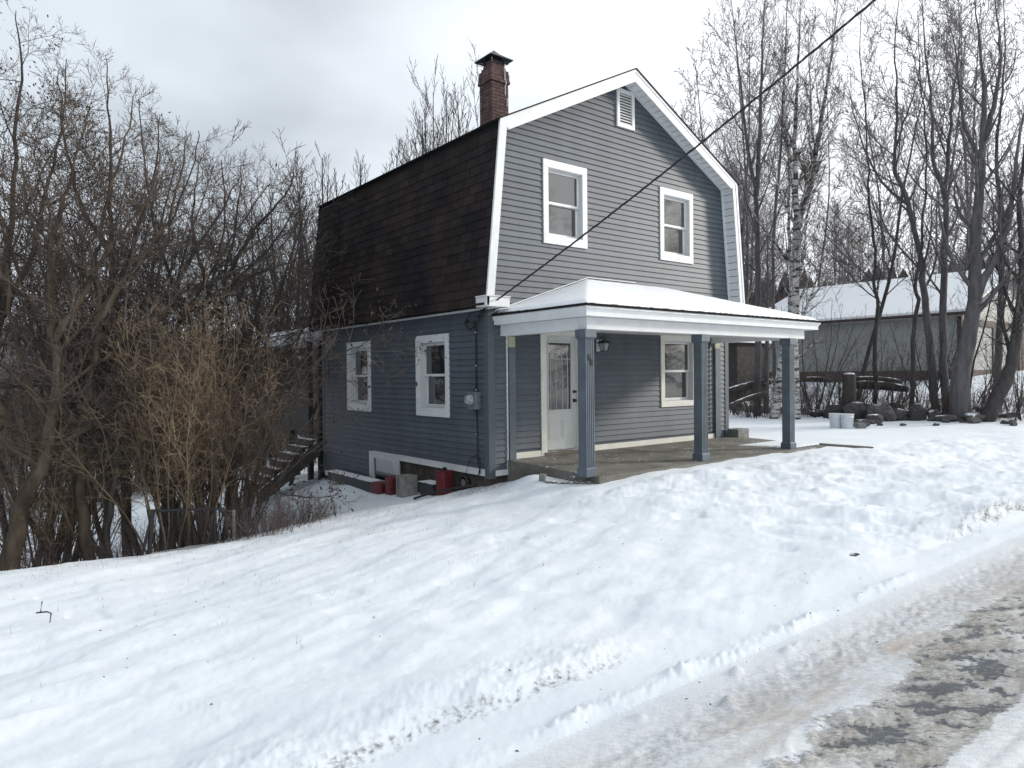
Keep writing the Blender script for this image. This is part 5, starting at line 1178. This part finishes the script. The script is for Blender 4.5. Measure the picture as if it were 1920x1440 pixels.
pp_ = wirep(1.0); pl_ = MB().tube([(pp_[0], pp_[1], -.4), (pp_[0], pp_[1], pp_[2]+1.2)], [.16, .12], 12); po = pl_.build('utility_pole', WOODG, None, True); tag(po, 'wooden utility pole across the road holding the service cable', 'pole')

# ------------------------------------------------------------------ things by the side wall
def g_at(x, y): return ground(x, y)
def box_can(name, label, cat, x, y, w, d, h, rot, m, extra=None, tilt=(0, 0)):
    t = thing(name, label, cat, (x, y, g_at(x, y)-.03)); t.rotation_euler = (tilt[0], tilt[1], rot); return t
t = box_can('fuel_can', 'tall red metal can standing upright at the foundation nearest the corner', 'can', -.22, 1.02, .2, .2, .5, 0, RED); t.rotation_euler.z = .25
MB().box(-.12, .12, -.10, .10, 0, .43).build('body', RED, t, bevel=.02); MB().box(-.125, .125, -.105, .105, .415, .435).build('rim', RED, t, bevel=.006)
MB().tube([(-.07, 0, .434), (-.06, 0, .475), (.05, 0, .475), (.06, 0, .434)], .010, 6).build('handle', BLACK, t); MB().lathe([(.03, 0), (.03, .04), (.02, .05)], (.06, .05, .434), 10).build('spout_cap', BLACK, t)
t = box_can('metal_cabinet', 'dented grey tin box with black markings between the two red cans', 'box', -.30, 2.18, .3, .3, .5, 0, TIN); t.rotation_euler.z = -.05
MB().box(-.15, .15, -.15, .15, 0, .40).build('body', TIN, t, bevel=.012); MB().box(-.155, .155, -.155, .155, .401, .415).build('lid', TIN, t, bevel=.006)
mk = MB(); mk.tube([(-.1515, .06, .34), (-.1515, .09, .355), (-.1515, .01, .355), (-.1515, .03, .335), (-.1515, .045, .30), (-.1515, .06, .34)], .005, 4)
for k, (yy, zz, ww, hh) in enumerate(((.08, .25, .02, .03), (.04, .24, .02, .02), (.08, .20, .02, .02), (.03, .19, .03, .02), (.07, .15, .02, .03), (.04, .12, .02, .02))): mk.box(-.154, -.1505, yy-ww/2, yy+ww/2, zz, zz+hh)
mk.build('black_marking', BLACK, t)
t = box_can('fuel_can', 'square red can half hidden behind the grey tin box', 'can', -.24, 2.78, .2, .2, .4, 0, RED); MB().box(-.13, .11, -.10, .14, 0, .36).build('body', RED, t, bevel=.035); MB().tube([(-.05, 0, .355), (-.04, 0, .39), (.04, 0, .39), (.05, 0, .355)], .010, 6).build('handle', RED, t)
t = box_can('fuel_can', 'low red can lying on its side left of the grey tin box', 'can', -.30, 3.22, .2, .2, .4, 0, RED); MB().box(-.14, .14, -.20, .20, 0, .22).build('body', RED, t, bevel=.05); MB().tube([(-.1, .2, .17), (-.12, .25, .2), (-.12, .28, .19)], .018, 8).build('spout', BLACK, t)
t = thing('planter_trough', 'long dark blue trough topped with snow along the rear foundation', 'trough', (-.27, 4.55, g_at(-.27, 4.5)-.04)); MB().box(-.12, .12, -1.1, 1.0, 0, .20).build('body', NAVY, t, bevel=.02); MB().box(-.10, .10, -1.08, .98, .201, .225).build('snow_layer', SNOWR, t, bevel=.02)
t = thing('tub', 'small dark blue tub between tin box and upright red can', 'tub', (-.15, 1.55, g_at(-.15, 1.55)-.03)); MB().hexa([(-.11, -.22, 0), (.11, -.22, 0), (.11, .22, 0), (-.11, .22, 0), (-.13, -.26, .22), (.13, -.26, .22), (.13, .26, .22), (-.13, .26, .22)]).build('body', NAVY, t, bevel=.015); MB().box(-.14, .14, -.27, .27, .221, .245).build('snowy_lid', NAVY, t, bevel=.008)
t = thing('tire', 'small black wheel leaning on the foundation beside the red can', 'wheel', (-.02, .70, g_at(-.02, .7)+.12)); w_ = MB()
R1, r1 = .10, .038; n, k = 20, 8; w_.add([((r1*sin(2*pi*j/k)), (R1+r1*cos(2*pi*j/k))*cos(2*pi*i/n), (R1+r1*cos(2*pi*j/k))*sin(2*pi*i/n)) for i in range(n) for j in range(k)], [(i*k+j, i*k+(j+1) % k, ((i+1) % n)*k+(j+1) % k, ((i+1) % n)*k+j) for i in range(n) for j in range(k)])
w_.build('tyre', BLACK, t, True); MB().tube([(-.03, 0, 0), (.03, 0, 0)], .065, 14).build('hub', ALU, t)
# pipe lying on the slope from the corner, and the block beside the slab
a = np.array([-.10, .25, g_at(-.1, .25)+.05]); b_ = np.array([-.75, 1.15, g_at(-.75, 1.15)+.02]); pts = [a+(b_-a)*t+np.array([0, .05*sin(3*t), .02*sin(pi*t)]) for t in np.linspace(0, 1, 8)]
tag(MB().tube(pts, .018, 8).build('black_pipe', BLACK, None, True), 'thin black pipe sloping from the gravel at the house corner', 'pipe')
def rock_mesh(seed, sub=2, rough=.19):
    import bmesh
    bm = bmesh.new(); bmesh.ops.create_icosphere(bm, subdivisions=sub, radius=1); co = np.array([v.co[:] for v in bm.verts])
    d = 1+rough*(perlin(co[:, 0]*1.3+seed, co[:, 1]*1.3+co[:, 2]*.8, seed)+perlin(co[:, 2]*1.6-seed, co[:, 0]*1.2+co[:, 1], seed+1))*1.6
    for v, k in zip(bm.verts, d): v.co = v.co*float(k)
    # planar facets
    for s in range(5):
        nrm = Vector(vnorm([math.sin(seed*3.1+s*2.2), math.cos(seed*1.7+s*1.9), math.sin(s+seed)*.8])); c = .62+.1*sin(seed+s)
        for v in bm.verts:
            q = v.co.dot(nrm)
            if q > c: v.co -= nrm*(q-c)*.85
    me = bpy.data.meshes.new('boulder'); bm.to_mesh(me); bm.free(); me.materials.append(ROCK); return me
RM = [rock_mesh(s, 3) for s in (1, 2, 3, 4, 5)]
rocks = [(1612, 752, 22.5, .9, .55, 'broad dark boulder behind the white buckets'), (1563, 765, 23, .7, .35, 'dark angular rock left of the buckets'), (1590, 745, 23.5, .55, .55, 'tall dark rock under the sawn stump'), (1655, 770, 21.5, .75, .5, 'large snow-streaked boulder right of the buckets'), (1640, 785, 20.8, .4, .25, 'low boulder at the driveway edge below the streaked one'),
         (1690, 778, 21.3, .5, .35, 'boulder left of the elbowed tree foot'), (1718, 782, 21, .45, .4, 'reddish upright boulder between two thin trunks'), (1752, 785, 21, .45, .25, 'flat snowy boulder below the sweeping trunk'), (1788, 780, 21.3, .3, .22, 'small rock wedged under the upright trunk'), (1775, 792, 20.3, .5, .18, 'low flat rock at the driveway rim'),
         (1828, 788, 20, .55, .24, 'wide rock below the massive leaning tree'), (1845, 768, 21.5, .3, .2, 'grey rock behind the wide rock'), (1900, 795, 18.8, .22, .14, 'small pointed rock near the right picture edge'), (1725, 765, 22.5, .35, .25, 'rock half buried between the thin trunks'), (1672, 755, 23, .5, .4, 'rock at the foot of the fallen log'), (1530, 775, 23.5, .45, .2, 'low rock behind the driveway timber')]
for i, (u, v, d, w_, h, lb) in enumerate(rocks):
    p = at(u, v, d); z = ground(p[0], p[1]); o = link('boulder', RM[i % 5], None, (p[0], p[1], z+h*.35)); o.scale = (w_*.62, w_*.55, h*.85); o.rotation_euler = (0, 0, i*1.3); tag(o, lb, 'rock')
for i in range(34):
    u = rnd.uniform(1600, 1900); v = 795-(u-1600)*.01; d = rnd.uniform(19.2, 23); p = at(u, v, d); z = ground(p[0], p[1]); s = rnd.uniform(.07, .18); o = link('stone', RM[i % 5], None, (p[0], p[1], z+s*.2)); o.scale = (s*1.3, s, s*.7); o.rotation_euler = (0, 0, i); tag(o, 'small stone on the snowy bank by the driveway', 'stone', 'stones on the snowy bank')
# timber edging
def timber(a, b, lb, h=.25):
    a = np.array(a); b = np.array(b); d = (b-a)/np.linalg.norm(b-a); n = np.array([-d[1], d[0]])*.09; za, zb = ground(*a)-.03, ground(*b)-.03
    q = [(*(a-n), za), (*(b-n), zb), (*(b+n), zb), (*(a+n), za), (*(a-n), za+h), (*(b-n), zb+h), (*(b+n), zb+h), (*(a+n), za+h)]; tag(MB().hexa(q).build('landscape_timber', TIMB, None, bevel=.02), lb, 'timber')
timber((17.0, 9.6), (16.9, 6.55), 'grey landscape timber at the driveway end nearest the house corner'); timber((16.88, 6.45), (16.5, 4.0), 'grey landscape timber in the middle of the driveway edging'); timber((16.48, 3.9), (16.1, 2.2), 'grey landscape timber ending behind the white buckets')
# buckets
def bucket(lb, u, v, d, mark=False):
    p = at(u, v, d); t = thing('bucket', lb, 'bucket', (p[0], p[1], ground(p[0], p[1])-.01)); t.scale = (1.1, 1.1, 1.12); MB().lathe([(.13, 0), (.135, .01), (.15, .27), (.162, .275), (.162, .29), (.152, .295), (.155, .33), (.164, .335), (.164, .36), (.158, .365), (.150, .365), (.148, .30)], (0, 0, 0), 24).build('body', BUCKM, t, True)
    MB().tube([(.165*cos(a), .165*sin(a), .30-.10*sin(a*1.0)) for a in np.linspace(0, pi, 12)], .004, 5).build('bail_handle', ALU, t); MB().lathe([(.0, 0), (.149, .001), (.149, .004), (0, .008)], (0, 0, .30), 20).build('snow_fill', SNOWR, t)
    if mark:
        m_ = MB(); 
        for k in range(9):
            a = pi*1.02+.1*(k % 3)+2.2; z = .10+.035*(k//3)*1.2; r = .1515
            m_.hexa([(r*cos(a), r*sin(a), z), (r*cos(a+.07), r*sin(a+.07), z), ((r+.003)*cos(a+.07), (r+.003)*sin(a+.07), z), ((r+.003)*cos(a), (r+.003)*sin(a), z), (r*cos(a), r*sin(a), z+.025), (r*cos(a+.06), r*sin(a+.06), z+.025), ((r+.003)*cos(a+.06), (r+.003)*sin(a+.06), z+.025), ((r+.003)*cos(a), (r+.003)*sin(a), z+.025)])
        m_.build('blue_label', mat('blue_ink', (.08, .10, .22), .5), t)
bucket('left white plastic bucket with a smudged blue label', 1567, 788, 19.2, True); bucket('right plain white plastic bucket', 1588, 788, 19.0)
def block(lb, x, y, w, d, h, rot=0., z=None):
    o = MB().box(-w/2, w/2, -d/2, d/2, 0, h).build('concrete_block', mat('block_concrete', (.21, .21, .20), .95, .2, 9, .1, .004, 40), None, bevel=.012); o.location = (x, y, (ground(x, y) if z is None else z)-.015); o.rotation_euler.z = rot; tag(o, lb, 'block')
p = at(1613, 790, 19.0); block('weathered concrete block lying right of the white buckets', p[0], p[1], .42, .2, .15, .7)
block('concrete block set against the right front corner of the house', W+.22, -.12, .42, .30, .27, .0)
p = at(1014, 925, 10.3); z_ = ground(p[0], p[1]); block('broken edge stone sticking out of the snow left of the porch', -.0, -1.32, .07, .10, .12, .4)
MB_k = MB().hexa([(6.72, -1.99, -.25), (7.35, -2.75, -.25), (7.43, -2.69, -.25), (6.80, -1.93, -.25), (6.72, -1.99, -.025), (7.35, -2.75, -.085), (7.43, -2.69, -.085), (6.80, -1.93, -.025)]).build('kerb', CONC, None, bevel=.01); tag(MB_k, 'short low concrete kerb showing right of the last porch post', 'kerb')
# strip of edging left of the slab with bits of bark
mb = MB()
for k in range(9): x = .02+k*.045; y = -1.42-.075*k; mb.box(x-.05, x+.03, y-.05, y+.03, ground(x, y)-.03, ground(x, y)+.012+.012*(k % 2))
tag(mb.build('garden_edging', WOODG, None), 'broken wooden edging running from the stone to the porch corner', 'edging')
g1 = ground_hit(1600, 1046); o = link('stone', RM[2], None, (g1[0], g1[1], ground(g1[0], g1[1])+.0)); o.location[2] -= .012; o.scale = (.085, .045, .022); tag(o, 'dark flat shape in place of the shaded opening in a snow clump near the road', 'stone')  # dark rock laid in to paint the shaded opening of a snow clump
# stump and logs
p = foot(1592, 775, 22.6); top = at(1594, 702, 22.6); st_ = thing('sawn_stump', 'tall sawn brown stump with a pad of snow behind the buckets', 'stump', p); MB().tube([(0, 0, 0), (.02, 0, .5), (.02, 0, top[2]-p[2])], [.26, .21, .20], 12).build('trunk', BARKD, st_, True); MB().lathe([(.0, 0), (.17, .0), (.15, .04), (0, .06)], (.02, 0, top[2]-p[2]+.001), 12).build('snow_cap', SNOWR, st_, True)
def log(lb, a, b, r): 
    A = np.array(a); B = np.array(b); P_ = [A+(B-A)*t+np.array([0, 0, .05*sin(pi*t)]) for t in np.linspace(0, 1, 9)]; tag(MB().tube(P_, [r*.9, r, r*1.05, r, r, r*.95, r*.9, r*.8, r*.6], 10).build('fallen_log', LOGM, None, True), lb, 'log')
log('thick fallen log with snow along its top right of the stump', at(1604, 722, 23.5), at(1702, 730, 22.5), .15); log('thin fallen log under the thick one', at(1600, 712, 24), at(1690, 716, 24.2), .11)
log('long fallen log behind the driveway timber by the house', at(1360, 737, 24), at(1450, 715, 25), .14); log('broken branch slanting down to the timber beside the house', at(1362, 764, 23), at(1440, 735, 24), .07); log('thin snowy log lying level beyond the porch post', at(1505, 712, 26), at(1560, 714, 26), .09)
t = thing('yellow_crate', 'small yellow object half covered with snow beyond the house corner', 'crate', at(1391, 712, 27)); MB().box(-.16, .16, -.16, .16, 0, .26).build('body', mat('yellow_paint', (.42, .33, .04), .6, .2, 5), t, bevel=.02); MB().hexa([(-.2, -.2, .261), (.2, -.2, .261), (.2, .2, .261), (-.2, .2, .261), (-.14, -.14, .36), (.14, -.14, .38), (.14, .14, .36), (-.14, .14, .34)]).build('snow_cap', SNOWR, t, bevel=.04)
t.location[2] = ground(t.location[0], t.location[1])
# the dark shed beyond the house corner
sh_ = thing('shed', 'small dark weathered shed beyond the right house corner', 'shed'); p = at(1375, 690, 31); gz = ground(p[0], p[1])
MB().box(p[0]-1.2, p[0]+1.0, p[1]-1.0, p[1]+1.6, gz-.2, gz+2.5).build('wall', LOGM, sh_); MB().prism([(p[0]-1.4, p[1]-1.2, gz+2.5), (p[0]+1.2, p[1]-1.2, gz+2.5), (p[0]-.1, p[1]-1.2, gz+3.4)], (0, 3, 0)).build('roof', SNOWR, sh_)

# ------------------------------------------------------------------ wire fence on the crest
fe = thing('wire_fence', 'short black wire fence leaning at the top of the bank before the shrubs', 'fence', (-4.4, .45, 0))
fz = lambda x, y: ground(x, y)
fp = [np.array(on_plane(u, 960, 0, 0))*0 for u in (0,)]
def fpt(u, vb, d, vt): b = at(u, vb, d); g_ = ground(b[0], b[1]); t_ = at(u, vt, d); return np.array([b[0], b[1], g_]), t_
posts_ = [fpt(287, 1030, 8.85, 958), fpt(403, 1018, 9.1, 953), fpt(438, 1013, 9.2, 960)]
LB = np.array(fe.location)
for i, (b, tpt) in enumerate(posts_):
    lean = np.array([.06, .02, 0])*(i == 0); MB().tube([b-LB-lean-(0, 0, .1), tpt-LB+(0, 0, .02)], .022 if i else .028, 8).build('post', BLACK if i < 2 else WOODG, fe)
b, tpt = posts_[0]; MB().tube([b-LB+(-.16, -.02, -.1), tpt-LB], .020, 8).build('brace', BLACK, fe)
for i in (0, 1):
    MB().tube([posts_[i][1]-LB, posts_[i+1][1]-LB], .017, 8).build('top_rail', BLACK, fe)
    (b0, t0), (b1, t1) = posts_[i], posts_[i+1]; msh = MB(); n = 20 if i == 0 else 7
    for k in range(-6, n):
        for sgn in (0, 1):
            f0, f1 = k/n, (k+6)/n; z0_, z1_ = (0, 1) if sgn == 0 else (1, 0)
            if f0 < 0: z0_ = z0_+(z1_-z0_)*(-f0)/(f1-f0); f0 = 0
            if f1 > 1: z1_ = z0_+(z1_-z0_)*(1-f0)/(f1-f0); f1 = 1
            if f1 <= f0: continue
            P0 = (b0+(b1-b0)*f0)*(1-z0_)+(t0+(t1-t0)*f0)*z0_; P1 = (b0+(b1-b0)*f1)*(1-z1_)+(t0+(t1-t0)*f1)*z1_; msh.tube([P0-LB, P1-LB], .0022, 3, False)
    tag(msh.build('wire_mesh', BLACK, fe), kind='stuff')

# ------------------------------------------------------------------ small stuff in the snow
t = thing('broken_twig', 'bent dark twig standing out of the snow at lower left', 'twig', (0, 0, 0)); q = atd_ = None
g0 = ground_hit(92, 1172); s_ = np.linalg.norm(g0-_C)
def tp(u, v): return at(u, v, float((g0-_C)@_F))
MB().tube([g0-(0, 0, .02), tp(96, 1150), tp(88, 1147), tp(68, 1149)], .006, 6).tube([tp(88, 1147), tp(76, 1147), tp(79, 1128)], .005, 6).build('stick', BARKD, t)
def blades():
    mb = MB(); rd = random.Random(5)
    for k in range(900):
        if k < 620: x = rd.uniform(-8.5, -1.5); y = .55-abs(rd.gauss(0, .9)) if rd.random() < .7 else rd.uniform(-5, .5)
        else: x = rd.uniform(1, 12); y = -6.42+rd.gauss(0, .05)
        if y > .9: continue
        z = ground(x, y) if False else None
        for j in range(rd.choice((1, 1, 2, 3))):
            mb.v.append((x+rd.gauss(0, .02), y+rd.gauss(0, .02), rd.uniform(.02, .07)))
    P = np.array(mb.v); h = base_h(P[:, 0], P[:, 1])+detail_h(P[:, 0], P[:, 1]); out = MB()
    for (x, y, hh), z in zip(mb.v, h):
        a = rd.uniform(0, 6.28); l = rd.uniform(.2, .8)*hh; w = .0016
        out.add([(x-w*sin(a), y+w*cos(a), z-.01), (x+w*sin(a), y-w*cos(a), z-.01), (x+w*cos(a), y+w*sin(a), z-.01), (x+cos(a)*l, y+sin(a)*l, z+hh)], [(0, 1, 3), (1, 2, 3), (2, 0, 3), (0, 2, 1)])
    tag(out.build('grass_blades', GRASSM, None), 'sparse dry grass blades poking through the snow', 'grass', kind='stuff')
    out = MB(); pts = []
    for k in range(230):
        r_ = rd.random()
        if r_ < .45: pts.append((rd.uniform(-8, -1), rd.uniform(-5.5, .6)))
        elif r_ < .7: pts.append((rd.gauss(-1.3, .5), rd.gauss(1.25, .16)))
        elif r_ < .85: pts.append((rd.uniform(-5, -1), -6.6+rd.gauss(0, .25)))
        else: pts.append((rd.uniform(0, 9), rd.uniform(-5.5, -2.3)))
    P = np.array(pts); h = base_h(P[:, 0], P[:, 1])+detail_h(P[:, 0], P[:, 1])
    for (x, y), z in zip(pts, h):
        s = rd.uniform(.002, .0065); a = rd.uniform(0, 6.28)
        out.add([(x+s*cos(a)*2, y+s*sin(a)*2, z), (x-s*sin(a), y+s*cos(a), z+.002), (x-s*cos(a)*2, y-s*sin(a)*2, z), (x+s*sin(a), y-s*cos(a), z+.002), (x, y, z+s)], [(0, 1, 4), (1, 2, 4), (2, 3, 4), (3, 0, 4)])
    tag(out.build('litter_bits', BARKB, None), 'scattered bits of bark and leaf on the snow', 'litter', kind='stuff')
blades()
